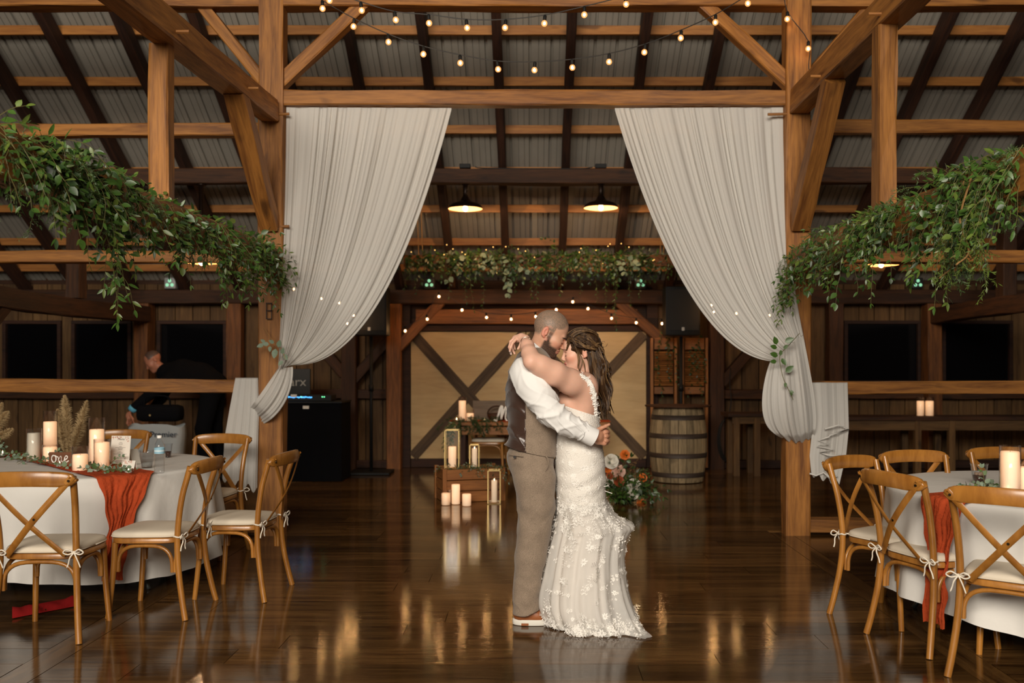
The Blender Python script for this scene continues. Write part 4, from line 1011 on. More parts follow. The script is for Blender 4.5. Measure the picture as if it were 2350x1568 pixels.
# back board sitting behind
b = MB(); b.cbox((W(1130,0,12.45).x+.05, 12.45, ZT+.125), (.62,.02,.25), .004); o = b.build('chalk_board', wood('grey_board', (.16,.12,.085,1), (.10,.075,.05,1), .7), None); tag(o, 'low grey-brown board leaning behind the letters on the sweetheart table', 'board')
rr = random.Random(61); P = Plant(); root = empty('table_greenery', spot(1075,11.98)); tag(root, 'fern and leaf greenery trailing off the corner of the sweetheart table', 'foliage')
for k in range(34):
    p = spot(rr.uniform(1040,1130), 11.96); p.z += .015; P.fern(p, (rr.uniform(-1,.8), rr.uniform(-.8,.1), rr.uniform(-.1,.5)), rr.uniform(.12,.28), rr, 'leaf_dark', dens=20, size=.024, droop=1.1)
for k in range(16):
    p = spot(rr.uniform(1032,1052), 11.84); P.sprig(p, (rr.uniform(-1,.0), rr.uniform(-.6,0), rr.uniform(-.6,.2)), rr.uniform(.2,.45), 9, .05, 'long', ['leaf_dark','leaf'], rr, droop=1.5)
P.finish(root, 40)
# wooden crate on the floor with greenery
g0, g1 = gpt(1003,1152), gpt(1141,1150)
YC = g0.y; SC = F/YC; cw = (1141-1003)/SC; chh = (1152-1076)/SC; cd = .42
root = empty('wooden_crate', ((g0.x+g1.x)/2, YC+cd/2, 0), 0.30); tag(root, 'orange-brown slatted wooden crate on the floor before the sweetheart table', 'crate')
for fy in (-cd/2, cd/2):
    for k in range(3):
        o = beam('slat', (-cw/2+.03, fy, chh*(k+.5)/3), (cw/2, fy, chh*(k+.5)/3), .02, chh/3-.008, M['crate'], jit=.001, ch=.003); o.parent = root; o.matrix_parent_inverse = Matrix()
for fx in (-cw/2+.01, cw/2+.01):
    for k in range(3):
        o = beam('end_slat', (fx, -cd/2+.02, chh*(k+.5)/3), (fx, cd/2-.02, chh*(k+.5)/3), .02, chh/3-.01, M['crate'], jit=.001, ch=.003); o.parent = root
    for fy in (-cd/2, cd/2):
        o = beam('corner_post', (fx, fy-.004, 0), (fx, fy-.004, chh+.005), .045, .045, M['crate'], jit=.001, ch=.003); o.parent = root
b = MB(); b.box((0,0,.012), (cw-.03,cd-.04,.02)); b.build('bottom', M['crate'], root)
b = MB(); b.box((0,0,chh-.02), (cw-.02,cd-.03,.02)); b.build('lid', M['crate'], root)
LZ = chh-.008
rr = random.Random(62); P = Plant(); rc = empty('crate_greenery', (root.location.x, YC+.1, LZ)); tag(rc, 'leafy sprigs lying over the top of the orange-brown crate', 'foliage')
for k in range(30):
    p = Vector((root.location.x+rr.uniform(-.30,.40), YC+rr.uniform(-.03,.2), LZ+.02)); P.sprig(p, (rr.uniform(-1,1), rr.uniform(-1,.2), rr.uniform(0,.5)), rr.uniform(.1,.24), 7, .036, rr.choice(['oval','long']), ['leaf_dark','leaf_dark','euc'], rr, droop=.8)
P.finish(rc, 60)
def lantern(p, w, h, label, wax_h, r, lit):
    root = empty('lantern', p); tag(root, label, 'lantern', 'gold-edged lanterns'); e = .007
    for sx in (-1,1):
        for sy in (-1,1):
            b = MB(); b.box((sx*(w/2-e/2), sy*(w/2-e/2), h/2), (e,e,h)); b.build('edge_bar', M['brass'], root)
    for z in (e/2, h-e/2):
        for sx in (-1,1):
            b = MB(); b.box((sx*(w/2-e/2),0,z), (e,w,e)); b.build('edge_bar', M['brass'], root)
            b = MB(); b.box((0,sx*(w/2-e/2),z), (w,e,e)); b.build('edge_bar', M['brass'], root)
    for sx in (-1,1):
        b = MB(); b.box((sx*(w/2-.002),0,h/2), (.002,w-.012,h-.012)); b.build('pane', M['glass'], root)
        b = MB(); b.box((0,sx*(w/2-.002),h/2), (w-.012,.002,h-.012)); b.build('pane', M['glass'], root)
    b = MB(); b.box((0,0,.004), (w,w,.006)); b.build('base', M['brass'], root)
    q = Vector(p)+Vector((0,0,.008)); candle(q, r, wax_h, 0, 'candle burning inside the '+label, lit=True, group='candles around the sweetheart table', light=.8, mat=M['wax_soft'] if lit else M['wax_lit'], flame=lit)
pz = Vector((W(1038,0,YC+.10).x, YC+.10, LZ+.001)); lantern(pz, .155, .415, 'tall gold-edged glass lantern on the wooden crate', .225, .042, False)
pz = Vector((W(1089,0,YC+.12).x, YC+.12, LZ+.001)); lantern(pz, .105, .255, 'slim gold-edged lantern on the crate beside the chair', .205, .028, True)
g = gpt(1135,1153); lantern((g.x, g.y-.08, 0), .135, .352, 'gold-edged lantern on the floor at the crate end', .235, .030, True)
for (px, py, w, h, l, hg) in ((1023,1160,20,28,'short glowing candle in glass on the floor before the crate',36),(1046,1158,19,46,'tall pillar candle on the floor before the crate',0),(1071,1162,20,28,'short glowing pillar candle standing by itself before the crate',0)):
    g = gpt(px, py); s_ = F/g.y; candle(Vector((g.x, g.y, 0)), w/2/s_, h/s_, hg/s_, l, light=.6, group='candles around the sweetheart table')
# sweetheart chairs behind the table (same kind of chair)
place_chair(W(1122,0,12.2).x, 12.26, 0.0, -1.0, 'cross-back chair pushed under the sweetheart table behind the slim lantern', 'chairs at the sweetheart table').rotation_euler.z = math.radians(176)

# ================================================================ FLOWERS BESIDE THE BRIDE
gp = gpt(1432, 1152); root = empty('flower_arrangement', gp); tag(root, 'floor arrangement of white, blush and orange flowers behind the bride', 'flowers')
b = MB(); b.lathe([(.05,.005),(.10,.01),(.115,.08),(.10,.15),(.09,.15),(.08,.03)], 20); o = b.build('vase', M['black'], root, True)
YFl = gp.y-.05; rr = random.Random(71)
def ruffle(mb, c, r, n, rings, rr, d):
    d = Vector(d).normalized(); u = d.orthogonal().normalized(); w = d.cross(u)
    for k in range(rings):
        t = k/rings; m = n-k
        for j in range(m):
            a = 2*math.pi*j/m+k*.7; out = u*math.cos(a)+w*math.sin(a); rad = r*(1-.75*t); tip = Vector(c)+out*rad+d*(r*(.25+.55*t)); side = d.cross(out)*(rad*.62)
            mid = Vector(c)+out*rad*.62+d*(r*(.02+.4*t))
            mb.add([Vector(c), mid+side, tip+side*.55+d*rr.uniform(-.004,.006), tip+out*.006, tip-side*.55, mid-side], [(0,1,2,3),(0,3,4,5)])
cols = {'white': plain('white_petal', (.80,.76,.66,1), .7, sss=.0), 'blush': plain('blush_petal', (.72,.46,.36,1), .7), 'orange': plain('orange_petal', (.72,.17,.02,1), .6, noise=.3, nscale=30), 'rust': plain('rust_petal', (.35,.07,.02,1), .6)}
FL = [(1402,1056,'white',.075,6,4),(1434,1042,'orange',.050,5,2),(1419,1080,'blush',.072,7,4),(1454,1113,'white',.075,7,4),(1452,1132,'white',.060,6,3),(1475,1095,'orange',.042,6,2),(1472,1155,'orange',.050,6,2),(1392,1072,'orange',.055,6,3),(1420,1103,'rust',.055,6,3),(1393,1104,'white',.062,7,3),(1400,1090,'rust',.04,5,2),(1468,1160,'rust',.045,5,2)]
stems = MB()
for (px, py, c, r, n, k) in FL:
    p = W(px, py, YFl-rr.uniform(0,.12)); m = MB(); ruffle(m, p-Vector((0,0,r*.2)), r, n+2, k+1, rr, (rr.uniform(-.2,.4), -1, rr.uniform(.1,.7))); under(m.build('flower', cols[c], None, True), root)
    stems.tube(spline([gp+Vector((0,0,.12)), (gp+p)/2+Vector((rr.uniform(-.03,.03),.03,.02)), p], 4), .003, 4)
under(stems.build('flower_stems', M['stem']), root)
P = Plant()
for k in range(95):
    p = gp+Vector((rr.uniform(-.1,.1), rr.uniform(-.12,.05), rr.uniform(.08,.22))); P.sprig(p, (rr.uniform(-.8,1), rr.uniform(-1,.1), rr.uniform(-.5,1)), rr.uniform(.15,.42), 6, rr.uniform(.05,.08), rr.choice(['oval','long']), ['leaf_dark','leaf_dark','leaf'], rr, droop=.5)
for k in range(9):
    p = W(rr.uniform(1395,1470), rr.uniform(1075,1140), YFl); P.fern(p, (rr.uniform(-.4,1), -.2, rr.uniform(-.2,1)), .2, rr, 'twig', dens=14, size=.012, droop=.2)
P.leaves = [l for l in P.leaves if l[0].z > .03]; P.finish(root, 70)

# ================================================================ BARREL, SHUTTERS, RIGHT BACK CORNER
gb = gpt(1556,1112); YBa = gb.y+.33; sB = F/YBa; rb = 66/sB; hb_ = (1105-936)/sB
root = empty('wine_barrel', (W(1556,0,YBa).x, YBa, 0)); tag(root, 'weathered oak barrel with dark iron hoops standing below the shutters', 'barrel')
stave_m = wood('barrel_oak', (.33,.24,.13,1), (.13,.09,.045,1), .75, vary=.3, scale=(11,11,.9)); hoop_m = plain('iron_hoop', (.045,.03,.022,1), .6, metal=.3, noise=.3)
NS = 22
def br(t): return rb*(0.82+0.18*math.sin(math.pi*(0.06+0.88*t)))
for k in range(NS):
    a0, a1 = 2*math.pi*(k+.03)/NS, 2*math.pi*(k+.97)/NS; b = MB(); g = []
    for i in range(9):
        t = i/8; r_ = br(t); g.append([(r_*math.cos(a), r_*math.sin(a), .01+hb_*t) for a in (a0, (a0+a1)/2, a1)]+[((r_-.025)*math.cos(a), (r_-.025)*math.sin(a), .01+hb_*t) for a in (a1, a0)])
    n = 5; V = [p for q in g for p in q]; fs = [(i*n+j, i*n+(j+1)%n, (i+1)*n+(j+1)%n, (i+1)*n+j) for i in range(8) for j in range(n)]+[tuple(reversed(range(n))), tuple(range(8*n, 9*n))]
    b.add(V, fs); b.build('stave', stave_m, root)
for t in (.10, .36, .62, .865):
    b = MB(); b.lathe([(br(t-.032)+.005, .01+hb_*(t-.032)), (br(t+.032)+.005, .01+hb_*(t+.032)), (br(t+.032)-.004, .01+hb_*(t+.032)), (br(t-.032)-.004, .01+hb_*(t-.032)), (br(t-.032)+.005, .01+hb_*(t-.032))], 44, caps=False); b.build('hoop', hoop_m, root, True)
b = MB(); b.lathe([(.01,hb_-.03),(br(1)-.02,hb_-.03),(br(1)-.02,hb_-.01),(.01,hb_-.01)], 32); b.build('head', stave_m, root)
b = MB(); b.lathe([(.02,hb_+.012),(rb+.05,hb_+.012),(rb+.055,hb_+.03),(.02,hb_+.032)], 40); b.build('barrel_top', M['timber_dark'], root)
# shutters
YSh = 13.0; sS = F/YSh
for (a, b_, l) in ((1490,1556,'louvred wooden shutter next to the barn door with dried vine'), (1560,1627,'louvred wooden shutter next to the back post with dried vine')):
    xa, xb = W(a,0,YSh).x, W(b_,0,YSh).x; root = empty('shutter', ((xa+xb)/2, YSh, 0)); tag(root, l, 'shutter', 'old louvred shutters'); w = xb-xa; H = W(0,776,YSh).z; z0 = .03
    for sx in (-1,1):
        o = beam('stile', (sx*(w/2-.035),0,z0), (sx*(w/2-.035),0,H), .035, .065, M['crate'], jit=.001, ch=.004); o.parent = root
    for z, hh in ((H-.08,.16), (z0+.08,.16), (1.10,.10), (.62,.28)):
        o = beam('cross_rail', (-w/2+.07,0,z), (w/2-.07,0,z), .03, hh, M['crate'], jit=.001, ch=.004); o.parent = root
    for k in range(16):
        z = 1.18+(H-.20-1.18)*k/15
        b = MB(); b.box((0,0,z), (w-.14,.040,.007), Matrix.Rotation(math.radians(38), 3, 'X')); b.build('slat', M['crate'], root)
    rr = random.Random(a); P = Plant(); vr = empty('dried_vine', ((xa+xb)/2, YSh-.05, 1.9)); tag(vr, 'dark dried vine trailing over '+('the shutter next to the barn door' if a == 1490 else 'the shutter next to the back post'), 'vine')
    for k in range(5): P.sprig(Vector(((xa+xb)/2+rr.uniform(-.1,.12), YSh-.06, rr.uniform(1.5,1.95))), (rr.uniform(-.5,.5), -.05, -1), rr.uniform(.4,.9), 14, .05, 'oval', ['leaf_dark'], rr, droop=.8)
    for l_ in P.leaves: l_[0].y = min(l_[0].y, YSh-.045)
    P.finish(vr, 30)
# right-hand high bench table and long bar along the wall, with candles
def bench(label, x0, x1, y, z, depth, mat, legs, apron=.09):
    root = empty('bar_table', ((x0+x1)/2, y+depth/2, 0)); tag(root, label, 'table', 'tall bar tables along the back wall')
    for k in range(2):
        o = beam('plank', (x0, y+depth*(k+.5)/2, z-.025), (x1, y+depth*(k+.5)/2, z-.025), depth/2-.004, .05, mat, jit=.002, ch=.005); under(o, root)
    o = beam('apron', (x0+.06, y+.05, z-.05-apron/2), (x1-.06, y+.05, z-.05-apron/2), .03, apron, M['board'], jit=.001, ch=.003); under(o, root)
    for xx in legs:
        for yy in (.06, depth-.06):
            o = beam('leg', (xx, y+yy, 0), (xx, y+yy, z-.052), .08, .08, M['board'], jit=.001, ch=.004); under(o, root)
s_ = F/12.3
bench('tall dark bar table standing between barrel and curtain', W(1668,0,12.3).x, W(1800,0,12.3).x, 12.2, W(0,948,12.3).z, .5, M['timber_dark'], (W(1688,0,12.3).x, W(1735,0,12.3).x))
ZBR = W(0,955,12.4).z
bench('long dark bar table with two glowing candles along the window wall', W(1885,0,12.4).x, 7.6, 12.2, ZBR, .55, M['timber_dark'], (W(2095,0,12.4).x, W(2172,0,12.4).x, 7.2), .13)
for (px, l) in ((2112,'stubby glowing double candle on the bar table, the slimmer one'), (2133,'stubby glowing double candle on the bar table, the wider one')):
    p = Vector((W(px,0,12.35).x, 12.35, ZBR+.001)); candle(p, .045 if px < 2120 else .052, .20, .25, l, light=.6, group='candles on the bar table')
# cable coil hanging near the corner
root = empty('cable_coil', W(1668, 1010, 13.0)); tag(root, 'black cable coil hanging on the wall boards beside the back post', 'cable'); b = MB()
for k in range(4): b.tube([(.13*math.cos(a)+.01*k, -.01*k, .30*math.sin(a)+.01*k) for a in [2*math.pi*i/24 for i in range(25)]], .007, 5)
b.tube(spline([(.02,0,.3),(.06,0,.55),(.04,0,.8),(.05,0,1.0)], 5), .007, 5); b.build('coil', M['cable'], root, True)
# ================================================================ SPEAKERS, DJ DESK
def speaker(px, py, Y, w, h, label, slabel, zb=0.0):
    c = W(px, py, Y); root = empty('loudspeaker', (c.x, Y, c.z-h/2)); tag(root, label, 'speaker', 'loudspeakers on poles')
    b = MB(); b.cbox((0,0,h/2), (w,.32,h), .02); b.build('cabinet', M['black'], root, auto=40)
    b = MB(); b.cbox((0,-.163,h*.52), (w-.04,.008,h*.84), .003); b.build('grille', plain('grille', (.012,.012,.012,1), .8) if 'grille' not in bpy.data.materials else bpy.data.materials['grille'], root)
    b = MB(); b.box((0,-.1685,h*.13), (.035,.003,.045)); b.build('badge', plain('badge', (.5,.5,.48,1), .4) if 'badge' not in bpy.data.materials else bpy.data.materials['badge'], root)
    st = empty('speaker_stand', (c.x, Y, 0)); tag(st, slabel, 'stand', 'speaker stands')
    b = MB(); b.tube([(0,0,.03),(0,0,c.z-h/2-.01)], .022, 10); b.build('pole', M['black'], st, True)
    b = MB(); b.cbox((0,0,.018), (.55,.5,.03), .006); b.build('base_plate', M['black'], st)
    b = MB(); b.lathe([(.034,0),(.034,.09)], 12, (0,0,1.1)); b.build('collar', M['black'], st, True)
speaker(852, 715, 12.55, .46, .65, 'black loudspeaker on a pole behind the knotted curtain', 'black pole stand with flat base behind the black desk')
speaker(1563, 715, 12.55, .46, .65, 'black loudspeaker on a pole above the barrel', 'black pole stand with flat base behind the barrel')
YD = 11.6; xa, xb = W(600,0,YD).x, W(783,0,YD).x; zt = W(0,922,YD).z
root = empty('dj_desk', ((xa+xb)/2, YD+.3, 0)); tag(root, 'black-draped desk with lit mixer beside the marked post', 'desk')
b = MB(); N_ = 60; g = []
for i in range(N_+1):
    t = i/N_; per = 2*(.6)+(xb-xa); d = t*per
    if d < .6: x, y = xa, YD+.6-d
    elif d < .6+(xb-xa): x, y = xa+d-.6, YD
    else: x, y = xb, YD+(d-.6-(xb-xa))
    g.append([(x, y-.012*math.sin(i*1.7)*k/6, zt-.01-(zt-.02)*k/6) for k in range(7)])
b.grid(g); under(b.build('skirt', M['black_cloth'], None, True), root)
b = MB(); b.cbox(((xa+xb)/2, YD+.3, zt-.01), (xb-xa+.02,.62,.02), .004); under(b.build('desktop', M['black']), root)
root = empty('audio_mixer', (W(705,0,YD+.1).x, YD+.2, zt+.001)); tag(root, 'black audio mixer with a row of blue and green lights', 'mixer')
b = MB(); b.cbox((0,0,.04), (.62,.30,.075), .008); b.build('body', M['black'], root)
b = MB(); b.mi = 0; rr = random.Random(5)
for k in range(26): b.box((-.27+.0135*k, -.153, .052+rr.uniform(-.004,.004)), (.009,.006,.012+rr.uniform(0,.006)))
b.build('blue_lights', emit('blue_led', (.08,.42,1,1), 2.2), root)
b = MB(); 
for x in (-.06,.20,.225): b.box((x,-.1535,.056), (.012,.006,.014))
b.build('green_lights', emit('green_led2', (.2,1,.45,1), 1.6), root)
root = empty('label_plate', (W(680,0,YD).x, YD-.016, zt-.10)); 
bpy.data.objects.remove(root)
root = empty('computer_monitor', (W(663,0,YD+.2).x, YD+.47, zt+.08)); tag(root, 'dark laptop case with pale lettering behind the audio mixer', 'case')
zc = W(0,888,YD+.2).z-root.location.z; hh = (915-858)*(YD+.2)/F
b = MB(); b.cbox((0,0,.16), (.42,.06,.33), .012); b.build('shell', plain('dark_case', (.018,.018,.018,1), .6), root, auto=40)
text_obj('marx', .165, plain('pale_lettering', (.42,.40,.36,1), .6), 'lettering', root, (-.012,-.034,.155), (math.pi/2,0,0), .001)
b = MB(); b.cbox((.0,.02,-.04), (.36,.16,.075), .01); b.build('stand_foot', M['black'], root)
# sticker on desk
o = MB(); o.box((0,0,0), (.075,.004,.038)); o = o.build('sticker', M['paper'], None); o.location = (W(703,0,YD).x, YD-.020, W(0,935,YD).z); under_d = [x for x in bpy.data.objects if x.name.startswith('dj_desk')][0]; under(o, under_d)
o = MB(); o.box((0,0,0), (.075,.004,.035)); o = o.build('sticker', M['paper'], None); o.location = (W(672,0,YD).x, YD+.045, W(0,909,YD).z); under(o, bpy.data.objects['audio_mixer'])
# ================================================================ PAR LIGHTS ON THE WALL PLATE
plate_top = zy(682, YF)+.095
for (px, l) in ((390,'small LED stage light with three green lenses above the bending man'),(985,'small LED stage light with three green lenses next to the hanging beam rope'),(1470,'small LED stage light with three green lenses above the loudspeaker side'),(2106,'small LED stage light with three green lenses above the bar candles')):
    c = W(px, 650, 13.0); root = empty('stage_light', (c.x, 13.08, plate_top)); tag(root, l, 'stage light', 'LED stage lights'); z = max(.07, c.z-plate_top)
    b = MB(); b.cbox((0,-.04,z), (.155,.10,.155), .02); b.build('housing', M['led_shell'] if px != 390 else plain('pale_housing', (.35,.37,.38,1), .4), root, auto=40)
    b = MB(); b.tube([(-.085,0,.004),(-.085,0,z),(-.078,-.03,z)], .008, 5); b.tube([(.085,0,.004),(.085,0,z),(.078,-.03,z)], .008, 5); b.box((0,0,.006),(.19,.05,.010)); b.build('bracket', M['black'], root)
    for dx, dz in ((0,.032),(-.034,-.026),(.034,-.026)):
        b = MB(); b.tube([(dx,-.088,z+dz),(dx,-.097,z+dz)], .022, 14); b.build('lens', M['led'], root)
# ================================================================ PAMPAS, PACKAGE
def pampas(root, base, tip, wdt, seed):
    rr = random.Random(seed); b = MB(); base, tip = Vector(base), Vector(tip); ax = tip-base
    b.tube([base-ax*.6, tip], .004, 5); under(b.build('stalk', M['twig']), root)
    V = []; Fc = []
    for k in range(1500):
        t = rr.random(); p = base+ax*t; wd = wdt*math.sin(math.pi*min(.98, .12+.86*t))**.7
        d = (ax.normalized()*rr.uniform(.6,1.4)+Vector((rr.uniform(-1,1), rr.uniform(-1,1), rr.uniform(-.3,.2)))).normalized(); q = p+d*wd*rr.uniform(.5,1.1); q2 = q+d*wd*.5+Vector((0,0,-wd*.3)); s_ = d.orthogonal().normalized()*.0016
        i = len(V); V += [p-s_, p+s_, q+s_*.8, q-s_*.8, q2]; Fc += [(i,i+1,i+2,i+3),(i+3,i+2,i+4)]
    me = bpy.data.meshes.new('plume'); me.from_pydata([tuple(v) for v in V], [], Fc); me.update(); me.materials.append(M['pampas']); o = under(link('plume', me), root); tag(o, kind='stuff')
M['pampas'] = plain('pampas_plume', (.52,.38,.20,1), .9, spec=.1)
YPm = 7.62; c = W(165, 0, YPm)
root = empty('pampas_vase', (c.x, YPm, 0)); tag(root, 'tall floor vase of tan pampas grass behind the table marked one', 'vase')
b = MB(); b.lathe([(.06,.0),(.10,.02),(.12,.25),(.09,.45),(.06,.56),(.065,.60),(.055,.60),(.05,.5)], 22); b.build('vase', M['timber_dark'], root, True)
pampas(root, W(158,1040,YPm), W(148,908,YPm), .060, 1); pampas(root, W(165,1040,YPm), W(200,920,YPm), .055, 2); pampas(root, W(150,1040,YPm), W(132,940,YPm-.05), .05, 3); pampas(root, W(165,1040,YPm), W(190,965,YPm-.05), .05, 4)
root = empty('pampas_vase', (W(-60,0,7.2).x, 7.2, 0)); tag(root, 'floor vase of pampas grass leaning out past the table end', 'vase')
b = MB(); b.lathe([(.06,.0),(.10,.02),(.12,.25),(.09,.45),(.06,.56),(.065,.60),(.055,.60),(.05,.5)], 22); b.build('vase', M['timber_dark'], root, True)
pampas(root, W(-40,1020,7.2), W(18,945,7.2), .06, 5); pampas(root, W(-40,1030,7.2), W(28,985,7.2), .055, 6); pampas(root, W(-40,1030,7.2), W(5,925,7.2), .05, 7)
YK = 11.2; c0 = W(285,0,YK); c1 = W(412,0,YK); root = empty('packing_bag', ((c0.x+c1.x)/2, YK+.15, 0)); tag(root, 'white printed bag standing below the rail behind the chairs', 'bag')
zb_ = W(0,978,YK).z; w = c1.x-c0.x; P = []
for i in range(25):
    r_ = []
    for j in range(13):
        u, v = i/24*2*math.pi, j/12; e = .5; cx_, cy_ = math.copysign(abs(math.cos(u))**e, math.cos(u)), math.copysign(abs(math.sin(u))**e, math.sin(u))
        sq = 1-.25*v**3; r_.append((cx_*w/2*(1+.03*math.sin(v*9+u)), cy_*.15*sq, v*zb_*(1+.03*math.sin(u*3)*v)))
    P.append(r_)
b = MB(); b.grid(P); b.build('sack', plain('white_sack', (.42,.44,.44,1), .6, bump=.4, bscale=9), root, True)
text_obj('Premier', .10, plain('navy_print', (.01,.03,.06,1), .6), 'print', root, (.14,-.160,zb_*.86), (math.pi/2,0,0), .001)
# black bag on it
root = empty('black_bag', ((c0.x+c1.x)/2-.02, YK-.25, 0)); 
bpy.data.objects.remove(root)
# ================================================================ PEOPLE: implicit bodies + lofted clothes
def smin(a, b, k):
    h = np.clip(0.5+0.5*(b-a)/k, 0, 1); return b*(1-h)+a*h-k*h*(1-h)
def smax(a, b, k): return -smin(-a, -b, k)
def cap(P, a, b, ra, rb=None):
    rb = ra if rb is None else rb; a = np.array(a, np.float32); b = np.array(b, np.float32); ab = b-a; l2 = float(ab @ ab)+1e-12
    t = np.clip(((P-a) @ ab)/l2, 0, 1); d = P-a-t[:,None]*ab
    return np.sqrt((d*d).sum(1))-(ra+(rb-ra)*t)
def ell(P, c, r, Rm=None):
    q = P-np.array(c, np.float32)
    if Rm is not None: q = q @ Rm      # columns of Rm = local axes
    r = np.array(r, np.float32); k0 = np.sqrt(((q/r)**2).sum(1)); k1 = np.sqrt(((q/(r*r))**2).sum(1))+1e-9
    return k0*(k0-1)/k1
def chain(P, pts, rad, k=0.02):
    d = None
    for i in range(len(pts)-1):
        e = cap(P, pts[i], pts[i+1], rad[i], rad[i+1]); d = e if d is None else smin(d, e, k)
    return d
def sdf_mesh(f, lo, hi, h, B=10):
    lo = np.array(lo, float); n = [int(math.ceil((hi[i]-lo[i])/h/B)) for i in range(3)]
    ii = np.stack(np.meshgrid(*[np.arange(k) for k in n], indexing='ij'), -1).reshape(-1,3)
    cen = (lo+(ii+0.5)*B*h).astype(np.float32); v = f(cen); act = np.abs(v) < B*h*0.9+0.03
    D = np.where(v > 0, 1.0, -1.0).astype(np.float32).reshape(n); D = np.repeat(np.repeat(np.repeat(D, B, 0), B, 1), B, 2)
    off = np.stack(np.meshgrid(*[np.arange(B)]*3, indexing='ij'), -1).reshape(-1,3)
    for s0 in range(0, int(act.sum()), 400):
        blk = ii[act][s0:s0+400]; idx = (blk[:,None,:]*B+off[None]).reshape(-1,3)
        D[idx[:,0], idx[:,1], idx[:,2]] = f((lo+idx*h).astype(np.float32))
    S = D < 0; sh = D.shape; cs = tuple(k-1 for k in sh); cnt = np.zeros(cs, np.int8)
    for a in (0,1):
        for b in (0,1):
            for c in (0,1): cnt += S[a:a+cs[0], b:b+cs[1], c:c+cs[2]]
    ac = (cnt > 0) & (cnt < 8); cell = np.argwhere(ac); N = len(cell); vid = -np.ones(cs, np.int64); vid[ac] = np.arange(N)
    acc = np.zeros((N,3)); num = np.zeros(N)
    cor = [(a,b,c) for a in (0,1) for b in (0,1) for c in (0,1)]
    for p in cor:
        for ax in range(3):
            if p[ax]: continue
            q = list(p); q[ax] = 1
            d0 = D[cell[:,0]+p[0], cell[:,1]+p[1], cell[:,2]+p[2]]; d1 = D[cell[:,0]+q[0], cell[:,1]+q[1], cell[:,2]+q[2]]
            m = (d0 < 0) != (d1 < 0); t = np.where(m, d0/np.where(m, d0-d1, 1), 0); pt = np.tile(np.array(p, float), (N,1)); pt[:,ax] = t
            acc += pt*m[:,None]; num += m
    verts = lo+(cell+acc/np.maximum(num,1)[:,None])*h; faces = []
    for ax in range(3):
        u, w = [(1,2),(2,0),(0,1)][ax]
        sl0 = [slice(None)]*3; sl1 = [slice(None)]*3; sl0[ax] = slice(0,-1); sl1[ax] = slice(1,None)
        a, b = S[tuple(sl0)], S[tuple(sl1)]; e = np.argwhere(a != b); 
        ok = (e[:,u] > 0) & (e[:,w] > 0) & (e[:,u] < cs[u]) & (e[:,w] < cs[w]); e = e[ok]; ins = a[e[:,0],e[:,1],e[:,2]]
        def g(du, dw):
            x = e.copy(); x[:,u] -= du; x[:,w] -= dw; return vid[x[:,0],x[:,1],x[:,2]]
        q = np.stack([g(1,1), g(0,1), g(0,0), g(1,0)], 1); q = np.where(ins[:,None], q, q[:,::-1]); faces.append(q)
    F_ = np.vstack(faces); F_ = F_[(F_ >= 0).all(1)]; return verts, F_
def np_mesh(name, V, Fq, mat, parent=None, cols=None, smooth=True):
    me = bpy.data.meshes.new(name); me.vertices.add(len(V)); me.vertices.foreach_set('co', np.asarray(V, np.float32).ravel())
    n = len(Fq); me.loops.add(n*4); me.loops.foreach_set('vertex_index', np.asarray(Fq, np.int32).ravel()); me.polygons.add(n)
    me.polygons.foreach_set('loop_start', np.arange(0, n*4, 4, dtype=np.int32)); me.polygons.foreach_set('loop_total', np.full(n, 4, np.int32))
    me.polygons.foreach_set('use_smooth', np.ones(n, bool)); me.update(); me.validate()
    if cols is not None:
        at_ = me.color_attributes.new('Col', 'FLOAT_COLOR', 'POINT'); at_.data.foreach_set('color', np.asarray(cols, np.float32).ravel())
    me.materials.append(mat); o = link(name, me)
    if parent is not None: under(o, parent)
    return o
def skin_mat(name, rough=0.48):
    m, N, L, b = nm(name); a = N.new('ShaderNodeAttribute'); a.attribute_name = 'Col'; tc = N.new('ShaderNodeTexCoord')
    n = N.new('ShaderNodeTexNoise'); n.inputs['Scale'].default_value = 14; n.inputs['Detail'].default_value = 4; L.new(tc.outputs['Object'], n.inputs['Vector'])
    hs = N.new('ShaderNodeHueSaturation'); L.new(a.outputs['Color'], hs.inputs['Color']); mr = N.new('ShaderNodeMapRange'); mr.inputs[3].default_value = .90; mr.inputs[4].default_value = 1.10; L.new(n.outputs['Fac'], mr.inputs[0]); L.new(mr.outputs[0], hs.inputs['Value'])
    L.new(hs.outputs['Color'], b.inputs['Base Color']); b.inputs['Roughness'].default_value = rough; b.inputs['Specular IOR Level'].default_value = .35
    b.inputs['Subsurface Weight'].default_value = .25; b.inputs['Subsurface Radius'].default_value = (1.0,.35,.18); b.inputs['Subsurface Scale'].default_value = .012
    return m
M['skin'] = skin_mat('skin')
